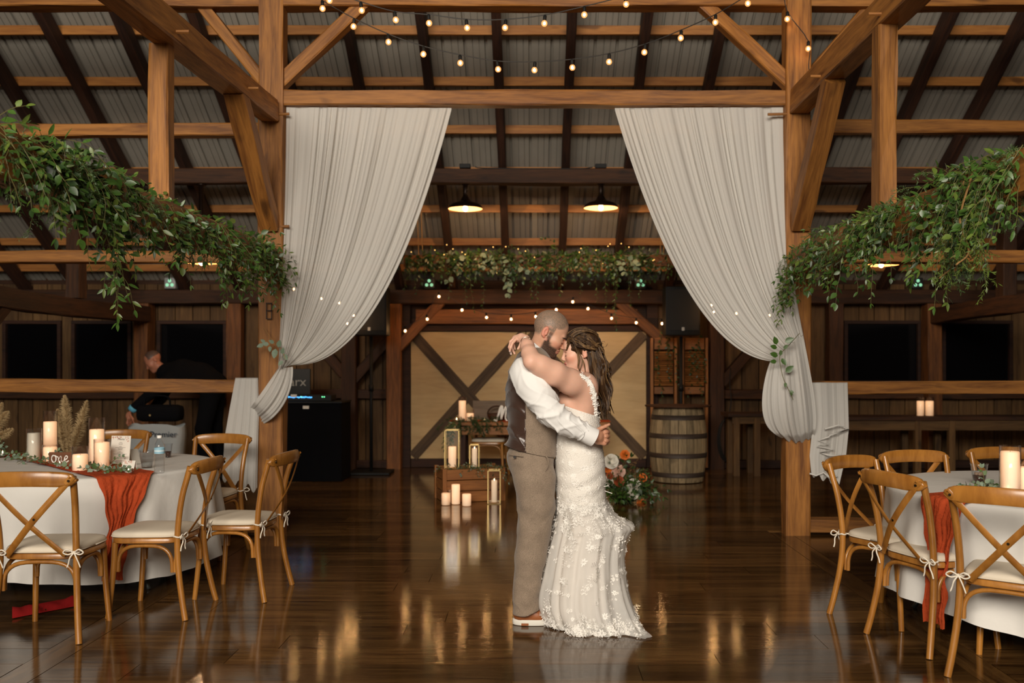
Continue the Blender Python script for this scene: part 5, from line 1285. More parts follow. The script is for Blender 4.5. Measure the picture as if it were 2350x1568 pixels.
def head_sdf(P, C, f, u, sc, male):
    """P world points -> signed distance (m); also usable for local coordinates"""
    f, u = np.array(f, float), np.array(u, float); w = np.cross(u, f); Rm = np.stack([f, w, u], 1).astype(np.float32); q = ((P-np.array(C, np.float32)) @ Rm)/sc
    qa = q.copy(); qa[:,1] = np.abs(qa[:,1])
    d = ell(q, (-.010,0,.034), (.100,.076,.091)); d = smin(d, ell(q, (.034,0,-.040), (.064,.060,.088)), .03)
    j = .052 if male else .046
    d = smin(d, cap(qa, (-.002,j,-.056), (.066,.014,-.104), .021 if male else .017, .017), .03)
    d = smin(d, ell(q, (.078,0,-.104), (.019,.022,.019)), .018)
    d = smin(d, ell(qa, (.056,.043,-.032), (.030,.024,.026)), .025)
    if male: d = smin(d, cap(qa, (.078,.036,.012), (.090,.006,.010), .010), .016)
    else: d = smin(d, ell(q, (.070,0,.030), (.030,.055,.040)), .02)
    d = smax(d, -ell(qa, (.100,.030,-.012), (.018,.015,.012)), .012)
    d = smin(d, ell(qa, (.080,.031,-.015), (.0145,.0155,.0115)), .005)
    d = smin(d, cap(q, (.092,0,.002), (.113 if male else .109,0,-.039), .0075, .0115 if male else .0095), .010)
    d = smin(d, ell(qa, (.100,.012,-.044), (.012,.008,.008)), .007)
    d = smin(d, ell(q, (.091,0,-.0675), (.013,.023,.0062)), .006); d = smin(d, ell(q, (.089,0,-.0790), (.0135,.019,.0075)), .006)
    d = smax(d, -ell(qa, (.104,.0,-.0728), (.012,.021,.0016)), .003)
    e = ell(qa, (-.026,.079,-.012), (.017,.0080,.030)); e = smax(e, -ell(qa, (-.020,.090,-.008), (.0100,.010,.018)), .004); e = smin(e, cap(qa, (-.029,.083,-.034), (-.017,.079,-.040), .0065), .006); e = smin(e, cap(qa, (-.014,.082,-.014), (-.012,.080,-.024), .0045), .003)
    d = smin(d, e, .008)
    if male: # trimmed beard volume
        bd = smin(cap(qa, (.000,.056,-.045), (.062,.022,-.112), .018), ell(q, (.074,0,-.112), (.024,.026,.022)), .02); d = smin(d, bd, .012)
    return d*sc
def head_local(V, C, f, u, sc):
    f, u = np.array(f, float), np.array(u, float); w = np.cross(u, f); return ((V-np.array(C)) @ np.stack([f, w, u], 1))/sc
YCp = 5.30
def Wp(px, py, Y=YCp): return np.array(W(px, py, Y), np.float32)
def surfY(f, px, py, y0=4.95, y1=5.32, n=150):
    Ys = np.linspace(y0, y1, n); P = np.array([np.array(W(px, py, float(y))) for y in Ys], np.float32); v = f(P); k = np.argmax(v < 0)
    return float(Ys[k]) if v[k] < 0 else float(Ys[np.argmin(v)])
def sstep(x, a, b): t = np.clip((x-a)/(b-a), 0, 1); return t*t*(3-2*t)
# ---------------- groom body
a30 = math.radians(30); gf = (math.cos(a30), 0, -math.sin(a30)); gu = (math.sin(a30), 0, math.cos(a30)); GC = Wp(1262,763)
R_sh, R_el, R_wr = Wp(1207,862,5.11), Wp(1262,950,5.03), Wp(1361,1004,5.07)
L_sh, L_el, L_wr = Wp(1212,862,5.50), Wp(1270,950,5.56), Wp(1372,1000,5.42)
def groom_f(P):
    d = head_sdf(P, GC, gf, gu, 1.0, True)
    d = smin(d, cap(P, Wp(1246,780), Wp(1226,835), .058, .068), .025)
    d = smin(d, ell(P, Wp(1222,900), (.11,.17,.19)), .04); d = smin(d, cap(P, Wp(1212,850,5.16), Wp(1212,850,5.44), .055), .04)
    d = smin(d, chain(P, [R_sh, R_el, R_wr], [.055,.040,.027]), .02); d = smin(d, chain(P, [L_sh, L_el, L_wr], [.055,.040,.027]), .02)
    # right hand clasping the other behind her back
    d = smin(d, chain(P, [Wp(1361,1003,5.07), Wp(1371,1002,5.085)], [.026,.030]), .012)
    d = smin(d, ell(P, Wp(1373,1003,5.095), (.032,.020,.043)), .014)
    for (ky, ty, r) in ((987,989,.0098),(996,999,.0102),(1006,1008,.0098),(1017,1016,.0090)):
        d = smin(d, chain(P, [Wp(1378,ky,5.095), Wp(1387,ky+1,5.105), Wp(1392,ty,5.135), Wp(1390,ty+1,5.17)], [r*1.1, r, r*.95, r*.85]), .005)
    d = smin(d, chain(P, [Wp(1370,989,5.085), Wp(1380,983,5.075), Wp(1390,978.5,5.07), Wp(1398,974.5,5.07)], [.0135,.0105,.0088,.0076], .008), .008)
    # fingers of the far hand laced through
    d = smin(d, ell(P, Wp(1385,1002,5.21), (.024,.03,.042)), .012); d = smin(d, cap(P, L_wr, Wp(1384,1002,5.24), .026), .012)
    for (ky, r) in ((992,.0085),(1001.5,.0088),(1012,.0080)):
        d = np.minimum(d, chain(P, [Wp(1388,ky,5.19), Wp(1395,ky,5.14), Wp(1392,ky,5.105), Wp(1389.5,ky+.5,5.092)], [r*1.1, r, r*.95, r*.85]))
    return d
lo = [float(v) for v in Wp(1150,1060)]; 
GV, GF_ = sdf_mesh(groom_f, (-.20, 4.94, .86), (.47, 5.66, 1.80), .0036)
hl = head_local(GV, GC, gf, gu, 1.0); fh, wh, uh = hl[:,0], np.abs(hl[:,1]), hl[:,2]
rng = np.random.default_rng(3); nz = rng.random(len(GV))*.5+.75
skin_g = np.array([.60,.335,.225]); cols = np.tile(np.append(skin_g,1), (len(GV),1)); inhead = (np.abs(fh) < .15) & (uh > -.15) & (uh < .2) & (wh < .12)
def paint(c, m):
    m = (m*inhead)[:,None]; cols[:,:3] = cols[:,:3]*(1-m)+np.array(c)*m
paint((.62,.26,.17), sstep(fh,.03,.06)*sstep(wh,.02,.04)*sstep(-uh,.02,.04)*(1-sstep(-uh,.055,.07))*.5)
hair_line = sstep(uh-(.030+.55*np.maximum(0, fh-.035)-.35*np.minimum(0, fh+.0)*0), 0, .012)*(1-sstep(fh-(.066-.25*(uh-.06)*0-.28*np.maximum(0,wh-.03)), -.008, .012))
back = sstep(-fh, .035, .05)*sstep(uh, -.055, -.03)
ear = sstep(wh, .074, .079)*(np.abs(fh+.02) < .03)*(uh > -.055)*(uh < .03)
stub = np.clip(hair_line+back+sstep(uh,.0,.012)*(fh < .022)*(fh > -.06)*(wh > .05), 0, 1)*(1-ear)
paint((.175,.135,.100), stub*nz*.82)
beard = sstep(-uh, .040, .058)*sstep(fh, -.012, .004)*(1-sstep(fh-(.088+0*fh), .0, .012)*(uh > -.088))
side = (1-sstep(np.abs(fh-.010),.006,.017))*sstep(wh,.045,.058)*(1-sstep(uh,-.004,.014))*sstep(uh,-.075,-.055)
must = sstep(-uh,.047,.053)*(1-sstep(-uh,.060,.065))*sstep(fh,.070,.082)*(1-sstep(wh,.024,.034))
chinb = sstep(-uh,.082,.092)*sstep(fh,.01,.04)
cheek_clear = sstep(fh,.022,.05)*(1-sstep(-uh,.056,.074))
bm_ = np.clip((beard*(1-sstep(fh,.078,.088))*(1-cheek_clear)+side*.85+must*.85+chinb), 0, 1)*(1-ear)
paint((.020,.012,.009), bm_*np.clip(nz+.1,0,1)*.93)
lips = (np.abs(uh+.0728) < .0125)*(fh > .086)*(wh < .022); paint((.45,.16,.12), lips*.8)
paint((.16,.06,.04), (np.abs(uh+.0728) < .0022)*(fh > .082)*(wh < .022)*.8)
paint((.028,.018,.013), (1-sstep(np.abs(uh-(.0125-.18*np.maximum(0,wh-.02))),.003,.0062))*(fh > .062)*sstep(wh,.006,.012)*(1-sstep(wh,.046,.054))*.92)
paint((.33,.13,.08), np.exp(-(((wh-.030)/.018)**2+((uh+.012)/.010)**2))*(fh > .055)*.55)  # shading around the eyelids, painted into the skin colour
paint((.035,.02,.015), (1-sstep(np.abs(uh+.0225-.05*(wh-.03)),.0018,.0036))*(fh > .066)*sstep(wh,.012,.018)*(1-sstep(wh,.046,.052))*.95)
paint((.62,.18,.13), ear*.55)
hand = (GV[:,0] > .30); cols[hand,:3] = np.array([.50,.245,.150])
groom = empty('person', (float(Wp(1225,1430)[0]), 5.28, 0)); tag(groom, 'bearded man in tweed vest and white shirt embracing the woman, head bowed', 'person')
np_mesh('body', GV, GF_, M['skin'], groom, cols)

# ---------------- cloth lofts
def vnoise(seed):
    rr = random.Random(seed); K = [(rr.uniform(-1,1), rr.uniform(-1,1), rr.uniform(-1,1), rr.uniform(0,6.28)) for _ in range(10)]
    def f(p, s=1.0):
        t = 0
        for i, (a, b, c, ph) in enumerate(K): q = (6+4*i)*s; t += math.sin(q*(a*p[0]+b*p[1]+c*p[2])+ph)/(1+.35*i)
        return t*.3
    return f
def loft(rings, n, power=2.2, disp=None, sub=4, close=False, wrap=True):
    """rings: (cx,cy,cz, hx,hy, tilt) -> points; Catmull interpolated; returns list of rows"""
    P = spline2(rings, sub); rows = []
    for k, (cx, cy, cz, hx, hy, tl) in enumerate(P):
        r = []
        for j in range(n):
            a = 2*math.pi*j/n; c, s_ = math.cos(a), math.sin(a); e = 2/power
            x = hx*math.copysign(abs(c)**e, c); y = hy*math.copysign(abs(s_)**e, s_); p = Vector((cx+x, cy+y, cz+tl*x/max(hx,1e-4)))
            if disp: dd = disp(p, k/(len(P)-1), a); p = p+Vector((c,s_,0))*dd
            r.append(p)
        rows.append(r)
    return rows
def spline2(pts, n):
    A = np.array(pts, float); A = np.vstack([2*A[0]-A[1], A, 2*A[-1]-A[-2]]); out = []
    for i in range(1, len(A)-2):
        for k in range(n):
            t = k/n; a,b,c,d = A[i-1],A[i],A[i+1],A[i+2]; out.append(0.5*((2*b)+(c-a)*t+(2*a-5*b+4*c-d)*t*t+(3*b-a-3*c+d)*t**3))
    out.append(A[-2]); return [tuple(x) for x in out]
def rows_mesh(mb, rows, closed=True):
    n = len(rows[0]); V = [p for r in rows for p in r]; m = n if closed else n-1
    mb.add(V, [(i*n+j, i*n+(j+1)%n, (i+1)*n+(j+1)%n, (i+1)*n+j) for i in range(len(rows)-1) for j in range(m)])
def ring(py, xl, xr, hy, Y=YCp, tilt_px=0):
    a, b = W(xl, py, Y), W(xr, py, Y); return ((a.x+b.x)/2, Y, a.z, (b.x-a.x)/2, hy, -tilt_px*Y/F)
def tweed(name, col, sc=420):
    m, N, L, b = nm(name); tc = N.new('ShaderNodeTexCoord'); n = N.new('ShaderNodeTexNoise'); n.inputs['Scale'].default_value = sc; n.inputs['Detail'].default_value = 2; L.new(tc.outputs['Object'], n.inputs['Vector'])
    n2 = N.new('ShaderNodeTexNoise'); n2.inputs['Scale'].default_value = 18; L.new(tc.outputs['Object'], n2.inputs['Vector'])
    ad = N.new('ShaderNodeMath'); ad.operation = 'MULTIPLY_ADD'; ad.inputs[1].default_value = .25; L.new(n2.outputs['Fac'], ad.inputs[0]); L.new(n.outputs['Fac'], ad.inputs[2])
    r = N.new('ShaderNodeValToRGB'); r.color_ramp.elements[0].position = .40; r.color_ramp.elements[1].position = .85; r.color_ramp.elements[0].color = tuple(c*.55 for c in col)+(1,); r.color_ramp.elements[1].color = tuple(c*1.35 for c in col)+(1,)
    L.new(ad.outputs[0], r.inputs[0]); L.new(r.outputs[0], b.inputs['Base Color']); b.inputs['Roughness'].default_value = .9; b.inputs['Specular IOR Level'].default_value = .15; b.inputs['Sheen Weight'].default_value = .2
    bp = N.new('ShaderNodeBump'); bp.inputs['Strength'].default_value = .3; bp.inputs['Distance'].default_value = .002; L.new(n.outputs['Fac'], bp.inputs['Height']); L.new(bp.outputs[0], b.inputs['Normal']); return m
M['tweed'] = tweed('tweed_wool', (.270,.205,.150)); M['satin'] = plain('brown_satin', (.050,.026,.018,1), .28, spec=.6, sheen=.2)
M['shirt'] = plain('white_shirt', (.80,.79,.77,1), .75, spec=.2, bump=.06, bscale=30)
# vest: back panel in satin, fronts in tweed, pieces meet on the side seam
vn = vnoise(5)
VR = [ring(800,1204,1246,.085), ring(812,1192,1256,.150), ring(828,1180,1266,.195), ring(850,1170,1274,.212), ring(884,1163.5,1281,.214), ring(932,1164.5,1283,.200), ring(969,1168,1280,.186), ring(998,1168,1277.5,.178), ring(1018,1165,1277,.178,tilt_px=6), ring(1035,1162,1276,.182,tilt_px=13)]
def vdisp(p, t, a):
    back = max(0, -math.cos(a)); low = max(0, t-.35)
    w1 = 1-abs(math.sin(p.z*30+1.6*math.sin(p.y*11+p.z*9)+p.x*16+p.y*7)); w2 = 1-abs(math.sin(p.z*19-p.x*22-p.y*12+2.2*math.sin(p.z*13)))
    sb = 1 if p.x < seam else .12
    return .003*vn(p,.9)+sb*(.2+.8*min(1, t*1.5))*(.0105*w1**3+.0085*w2**3-.004)
seam = W(1207,0,YCp).x
rows = loft(VR, 160, 2.3, vdisp, 12)
def vest_part(name, mat, keep):
    b = MB(); n = 160
    for i in range(len(rows)-1):
        for j in range(n):
            q = [rows[i][j], rows[i][(j+1)%n], rows[i+1][(j+1)%n], rows[i+1][j]]; c = sum(q, Vector())/4
            if keep(c): b.add(q, [(0,1,2,3)])
    me = b.mesh(name, True); bm = bmesh.new(); bm.from_mesh(me); bmesh.ops.remove_doubles(bm, verts=bm.verts, dist=1e-5); bm.to_mesh(me); bm.free(); me.materials.append(mat)
    me.polygons.foreach_set('use_smooth', [True]*len(me.polygons)); o = under(link(name, me), groom); sm = o.modifiers.new('thick', 'SOLIDIFY'); sm.thickness = .004; return o
o = vest_part('vest_back', M['satin'], lambda c: c.x < seam); tag(o, 'brown satin vest back')
o = vest_part('vest_front', M['tweed'], lambda c: c.x >= seam); tag(o, 'grey-brown tweed vest front')
# shirt sleeves
def sleeve(name, path, radii, seed, n=84, sub=14, wr=1.0):
    rr = random.Random(seed); pts = spline2([tuple(p)+(r,) for p, r in zip(path, radii)], sub); vn = vnoise(seed); rows_ = []; u = Vector((0,-1,0))
    L = len(pts)
    for i, (x, y, z, r) in enumerate(pts):
        a, b = Vector(pts[max(i-1,0)][:3]), Vector(pts[min(i+1,L-1)][:3]); t = (b-a).normalized(); u = (u-t*u.dot(t)).normalized(); w = t.cross(u); row_ = []; tt = i/(L-1)
        for j in range(n):
            an = 2*math.pi*j/n; d = u*math.cos(an)+w*math.sin(an); p = Vector((x,y,z)); ph = math.sin(an+1.2)
            el_ = math.exp(-((tt-.60)/.20)**2); fo = 1/(1+math.exp(-(tt-.62)*18))
            r1 = (1-abs(math.sin(tt*19+1.5*math.sin(an+.8)+.9*math.sin(2*an+tt*7))))**3; r2 = (1-abs(math.sin(tt*27-1.9*an+1.4*math.sin(an*2+tt*11))))**3; r3 = (1-abs(math.sin(3*an+tt*8+1.2*math.sin(tt*13))))**2.5
            wrk = wr*(.012*r1*(.15+el_)+.010*r2*(.1+.9*fo)+.007*r3*(1-fo)*(.3+.7*min(1,tt*3))+.003*vn(p*1.3)-.006)
            row_.append(p+d*(r+wrk))
        rows_.append(row_)
    b = MB(); rows_mesh(b, rows_); return under(b.build(name, M['shirt'], None, True), groom)
sleeve('shirt_sleeve', [Vector(Wp(1203,838,5.20)), Vector(Wp(1205,852,5.13)), Vector(Wp(1214,872,5.09)), Vector(Wp(1230,899,5.055)), Vector(Wp(1250,928,5.03)), Vector(Wp(1268,951,5.02)), Vector(Wp(1300,972,5.03)), Vector(Wp(1332,988,5.05)), Vector(Wp(1345,995,5.06))], [.050,.088,.094,.091,.079,.074,.068,.056,.050], 7)
sleeve('shirt_sleeve', [Vector(Wp(1203,842,5.42)), Vector(Wp(1206,855,5.49)), Vector(Wp(1216,876,5.53)), Vector(Wp(1240,915,5.56)), Vector(Wp(1268,951,5.57)), Vector(Wp(1310,975,5.52)), Vector(Wp(1345,992,5.46))], [.050,.088,.092,.085,.072,.064,.052], 8)
# cuff
b = MB(); pts = [Vector(Wp(1336,990,5.055)), Vector(Wp(1352,999,5.062)), Vector(Wp(1364,1005,5.068))]; b.tube(pts, [.0505,.0515,.051], 28, caps=False); b.tube(pts[::-1], [.048,.0485,.0485], 28, caps=False)
b.tube([pts[2], pts[2]+(pts[2]-pts[1]).normalized()*.0012], [.051,.0482], 28, caps=False); under(b.build('cuff', M['shirt'], None, True), groom)
# collar
b = MB(); g0, g1 = [], []; rows_ = []
for j in range(33):
    a = math.pi*2*j/32; c, s_ = math.cos(a), math.sin(a)
    # neck ring tilted forward-down
    cx, cy, cz = Wp(1241,806); lean = -.050*c
    base = Vector((cx+.060*c-.004, cy+.074*s_, cz+lean-.030)); top = Vector((cx+.055*c+.004, cy+.066*s_, cz+lean+.010)); fold_ = Vector((cx+.066*c+.004, cy+.080*s_, cz+lean-.022-.016*max(0,c)))
    rows_.append([base, top, top+Vector((0,0,.001))+(fold_-top)*.03, fold_])
b.grid(rows_); under(b.build('collar', M['shirt'], None, True), groom)
b = MB(); p = W(1270,838,5.27); b.cbox((p.x, p.y, p.z), (.02,.05,.04), .006); b.tube([Vector((p.x,p.y,p.z)), Vector((p.x+.01,p.y,p.z-.2))], [.016,.03], 8); under(b.build('necktie', plain('rust_tie', (.42,.09,.02,1), .6)), groom)
# trousers (implicit legs, cut at hem)
tn = vnoise(9)
def pants_f(P):
    d = None
    for Yl, s_ in ((5.205, 0), (5.40, 1)):
        pts = [Wp(1219,1052,Yl*.6+5.3*.4), Wp(1227,1100,Yl), Wp(1231,1160,Yl), Wp(1226,1212,Yl), Wp(1218,1280,Yl), Wp(1208,1345,Yl), Wp(1207.5,1425,Yl)]
        e = chain(P, pts, [.120,.112,.102,.092,.085,.073,.074], .02); d = e if d is None else smin(d, e, .02)
    d = smin(d, ell(P, Wp(1217,1052), (.136,.178,.115)), .03)
    d = smax(d, P[:,2]-float(Wp(0,1024)[2]), .008); hem = float(Wp(0,1409,5.2)[2])-.035*np.clip((P[:,0]+.05)/.12,0,1)*-1
    d = smax(d, hem-P[:,2], .004)
    x, y, z = P[:,0], P[:,1], P[:,2]
    w_ = .0035*np.sin(z*38+9*x+4*np.sin(y*20))*np.exp(-((z-.62)/.10)**2)+.004*np.sin(z*44-20*x+5*np.sin(y*13))*np.exp(-((z-.17)/.09)**2)+.003*np.sin(z*55+25*x)*np.exp(-((z-.88)/.07)**2)+.002*np.sin(z*17+x*26+y*11)-.004*(1-np.abs(np.sin(z*21+x*14+1.3*np.sin(z*9+y*8))))**4*np.exp(-((z-.14)/.12)**2)-.004*(1-np.abs(np.sin(z*25-x*30)))**4*np.exp(-((z-.60)/.09)**2)
    return d+w_
PV, PF = sdf_mesh(pants_f, (-.22,5.0,.02), (.20,5.62,1.06), .0055); np_mesh('trousers', PV, PF, M['tweed'], groom)
# side pocket welt and button
b = MB(); b.tube(spline([W(1252,1046,5.12), W(1258,1056,5.118), W(1255,1076,5.115), W(1243,1090,5.108)], 4), .0028, 5); under(b.build('pocket_edge', M['tweed'], None, True), groom)
b = MB(); b.tube(spline([W(1163,1040,5.17), W(1178,1045,5.14), W(1200,1048,5.11)], 4), .0022, 5); under(b.build('pocket_welt', M['tweed'], None, True), groom)
c = W(1181,1049,5.128); b = MB(); b.tube([c, c+Vector((0,-.006,0))], .0075, 10); under(b.build('pocket_button', M['ink']), groom)
# shoes
M['leather'] = plain('tan_leather', (.30,.095,.028,1), .45, noise=.2, nscale=12); M['sole'] = plain('white_sole', (.74,.71,.63,1), .6)
def shoe(x0, x1, Y):
    root = groom; L = x1-x0
    def outline(sc, n=36):
        out = []
        for k in range(n):
            a = 2*math.pi*k/n; c, s_ = math.cos(a), math.sin(a); t = (c+1)/2; w = (.040+.008*math.sin(math.pi*t))*(1-.12*t**4); out.append((x0+L*(.5+.5*math.copysign(abs(c)**.75, c)*sc), Y+w*sc*math.copysign(abs(s_)**.8, s_)))
        return out
    b = MB(); O = outline(1.0); n = len(O); V = []
    for z, sc in ((.002,.97),(.006,1.0),(.030,1.0),(.033,.98)): V += [(x, y, z) for x, y in outline(sc)]
    b.add(V, [(i*n+j, i*n+(j+1)%n, (i+1)*n+(j+1)%n, (i+1)*n+j) for i in range(3) for j in range(n)]+[tuple(reversed(range(n))), tuple(range(3*n,4*n))]); s_o = under(b.build('shoe_sole', M['sole'], None, auto=50), groom)
    b = MB(); b.box((x0+L*.30, Y-.0475, .010), (.04,.004,.012)); under(b.build('sole_tab', M['leather']), groom)
    def up(P):
        d = cap(P, (x0+.05,Y,.055), (x1-.055,Y,.040), .040,.036); d = smin(d, cap(P, (x0+.055,Y,.06), (x0+.06,Y,.12), .042,.040), .03); d = smin(d, cap(P, (x0+.10,Y,.085), (x1-.10,Y,.052), .034,.036), .03)
        return smax(d, .030-P[:,2], .004)
    V, Fq = sdf_mesh(up, (x0-.02,Y-.08,.0), (x1+.02,Y+.08,.19), .0045); np_mesh('shoe_upper', V, Fq, M['leather'], groom)
    b = MB()
    for k in range(4):
        t = k/3; p = Vector((x0+.135+.045*t, Y, .118-.028*t)); b.tube(spline([p+Vector((0,-.024,-.010)), p+Vector((.004,0,.004)), p+Vector((0,.024,-.010))], 4), .0022, 5)
    p = Vector((x0+.135, Y-.012, .118))
    for d in (-1,1): b.tube(spline([p, p+Vector((.012+.006*d,-.018,-.006)), p+Vector((.018*d+.012,-.030,-.030)), p+Vector((.006*d,-.018,-.012)), p], 4), .0018, 5)
    under(b.build('shoelaces', M['leather'], None, True), groom)
xs0 = W(1176,0,5.2).x; xs1 = W(1272,0,5.2).x; shoe(xs0, xs1, 5.225); shoe(xs0+.04, xs1+.04, 5.42)

# ---------------- bride body
a5 = math.radians(5); bf = (-math.cos(a5), 0, -math.sin(a5)); bu = (-math.sin(a5), 0, math.cos(a5)); BCn = Wp(1331,806)
BS = .93
b_sh, b_el, b_wr = Wp(1338,888,5.165), Wp(1219,828,4.99), Wp(1206,779,5.165)
def bride_f(P):
    d = head_sdf(P, BCn, bf, bu, BS, False)
    d = smin(d, cap(P, Wp(1338,822), Wp(1346,868), .046, .052), .025)
    d = smin(d, ell(P, Wp(1330,925), (.108,.135,.17)), .04)
    d = smin(d, cap(P, Wp(1345,886,5.185), Wp(1345,886,5.415), .050), .05)
    d = smin(d, ell(P, Wp(1300,925,5.3), (.07,.12,.07)), .03)
    d = smin(d, ell(P, Wp(1328,1000), (.115,.135,.12)), .05)
    d = smin(d, chain(P, [b_sh, Wp(1308,876,5.115), Wp(1272,857,5.045), Wp(1240,839,5.01), b_el], [.062,.062,.057,.047,.039], .05), .06)
    d = smin(d, ell(P, Wp(1346,908,5.215), (.052,.072,.11)), .05)
    d = smin(d, chain(P, [b_el, Wp(1215,812,5.035), Wp(1210,795,5.10), b_wr], [.039,.0385,.033,.0225], .03), .025)
    d = smin(d, ell(P, Wp(1217,834,4.972), (.020,.018,.020)), .03)
    # far arm over his other shoulder
    d = smin(d, chain(P, [Wp(1338,888,5.47), Wp(1250,850,5.56), Wp(1216,800,5.46), Wp(1205,790,5.36)], [.062,.050,.034,.024], .02), .03)
    # hand draped behind his neck
    d = smin(d, chain(P, [b_wr, Wp(1197,776,5.19), Wp(1184,778,5.21)], [.0225,.025,.022], .012), .012)
    d = smin(d, ell(P, Wp(1188,778,5.20), (.028,.022,.018)), .01)
    for pts, r in (([(1183,780,5.175),(1176,788,5.165),(1172,798,5.165),(1170,806,5.17)], .0082), ([(1180,777,5.195),(1172,784,5.19),(1169,797,5.195),(1173,813,5.20)], .0080), ([(1181,777,5.215),(1174,788,5.215),(1176,803,5.215),(1181,812,5.21)], .0078), ([(1184,779,5.235),(1179,790,5.235),(1182,802,5.225)], .0068), ([(1197,783,5.175),(1195,792,5.165),(1189,801,5.165)], .0092)):
        q = [Wp(*p) for p in pts]; d = smin(d, chain(P, q, [r*1.1]+[r]*(len(q)-2)+[r*.78], .004), .006)
    return d
BV, BF_ = sdf_mesh(bride_f, (-.19, 4.90, .82), (.50, 5.66, 1.70), .0036)
skin_b = np.array([.73,.430,.315]); cols = np.tile(np.append(skin_b,1), (len(BV),1))
hl = head_local(BV, BCn, bf, bu, BS); fh, wh, uh = hl[:,0], np.abs(hl[:,1]), hl[:,2]; inhead = (np.abs(fh) < .15) & (uh > -.13) & (uh < .2) & (wh < .11)
paint((.72,.25,.15), np.exp(-(((fh-.058)/.03)**2+((wh-.046)/.03)**2+((uh+.040)/.022)**2))*.75)
paint((.46,.10,.09), (np.abs(uh+.0728) < .0125)*(fh > .086)*(wh < .022)*.85)
paint((.14,.04,.03), (np.abs(uh+.0728) < .0020)*(fh > .082)*(wh < .022)*.8)
paint((.05,.03,.02), (np.abs(uh-(.016-.2*np.maximum(0,wh-.03))) < .0032)*(fh > .066)*(wh > .012)*(wh < .048)*.75)
paint((.02,.012,.01), (np.abs(uh+.0225) < .0028)*(fh > .070)*(wh > .016)*(wh < .048)*.95)
paint((.42,.20,.12), (uh > -.018)*(uh < .004)*(fh > .072)*(wh > .016)*(wh < .046)*.35)
paint((.60,.19,.12), (wh > .076)*(np.abs(fh+.02) < .03)*.4)
nails = (BV[:,0] < W(1174,0,5.2).x) & (BV[:,2] < W(0,806,5.2).z); cols[nails,:3] = np.array([.80,.60,.53])
bride = empty('person', (float(Wp(1340,1430)[0]), 5.30, 0)); tag(bride, 'long-haired woman in white lace wedding gown with arms around the man', 'person')
np_mesh('body', BV, BF_, M['skin'], bride, cols)
# bracelet, necklace chain, earring
b = MB(); c = Vector(Wp(1207,784,5.15)); ax = Vector(Wp(1206,779,5.165)-Wp(1213,806,5.06)).normalized(); u_ = ax.orthogonal().normalized(); w_ = ax.cross(u_)
b.tube([c+(u_*math.cos(2*math.pi*k/20)+w_*math.sin(2*math.pi*k/20))*.0285 for k in range(21)], .0022, 5); under(b.build('bracelet', plain('silver', (.75,.70,.62,1), .25, metal=1), None, True), bride)
b = MB(); b.tube(spline([W(1356,866,5.245), W(1348,870,5.235), W(1338,871,5.24), W(1326,866,5.25)], 4), .0016, 4); under(b.build('necklace', plain('gold_chain', (.45,.22,.08,1), .3, metal=1), None, True), bride)
# ---------------- gown
M['lace'] = plain('ivory_lace', (.80,.76,.70,1), .85, spec=.15, bump=.55, bscale=150)
M['slip'] = plain('champagne_lining', (.80,.72,.64,1), .7, spec=.25)
M['tulle'] = sheer('tulle', (.88,.855,.81,1), .2, .37, .8)
M['applique'] = plain('lace_applique', (.86,.83,.78,1), .8, spec=.15)
gn = vnoise(15)
DR = [(( W(1279,922,YCp).x+W(1374,956,YCp).x)/2, YCp, W(0,940,YCp).z, (1374-1279)/2*YCp/F+.004, .143, -.040), ring(962,1277.5,1376,.146,tilt_px=12), ring(990,1276,1378,.143,tilt_px=6), ring(1020,1275.5,1381.5,.152), ring(1050,1275.5,1385.5,.168), ring(1085,1275.5,1388,.181), ring(1120,1276,1388,.186), ring(1150,1277,1389,.186), ring(1175,1278,1391,.186)]
def ddisp(p, t, a):
    near = max(0, -math.sin(a)); return .0028*gn(p,1.1)+.0045*near*math.sin(p.z*70+6*math.sin(p.x*9)+p.x*12)*math.exp(-((p.z-.80)/.10)**2)
rows = loft(DR, 120, 2.15, ddisp, 8)
for i, r_ in enumerate(rows):
    k = max(0, i/(len(rows)-1)-.72)/.28
    for j, p in enumerate(r_): p.z += k*(.045*abs(math.sin(j*math.pi*7/120+.4))+.014*math.sin(j*2*math.pi*17/120))
b = MB(); rows_mesh(b, rows); o = under(b.build('gown_bodice', M['lace'], None, True), bride); md = o.modifiers.new('thick', 'SOLIDIFY'); md.thickness = .004; md.offset = 0
bod_rows = rows
# lining skirt
SR = [ring(1140,1279,1386,.178), ring(1200,1279,1388,.180), ring(1260,1275,1391,.19), ring(1320,1268,1394,.21), ring(1380,1264,1397,.235), ring(1425,1264,1398,.25)]
rows = loft(SR, 80, 2.1, lambda p, t, a: t*.020*math.sin(7*a+1)+t*.010*math.sin(15*a), 5)
for r_ in rows:
    for p in r_: p.z = max(p.z, .012)
b = MB(); rows_mesh(b, rows); under(b.build('gown_lining', M['slip'], None, True), bride)
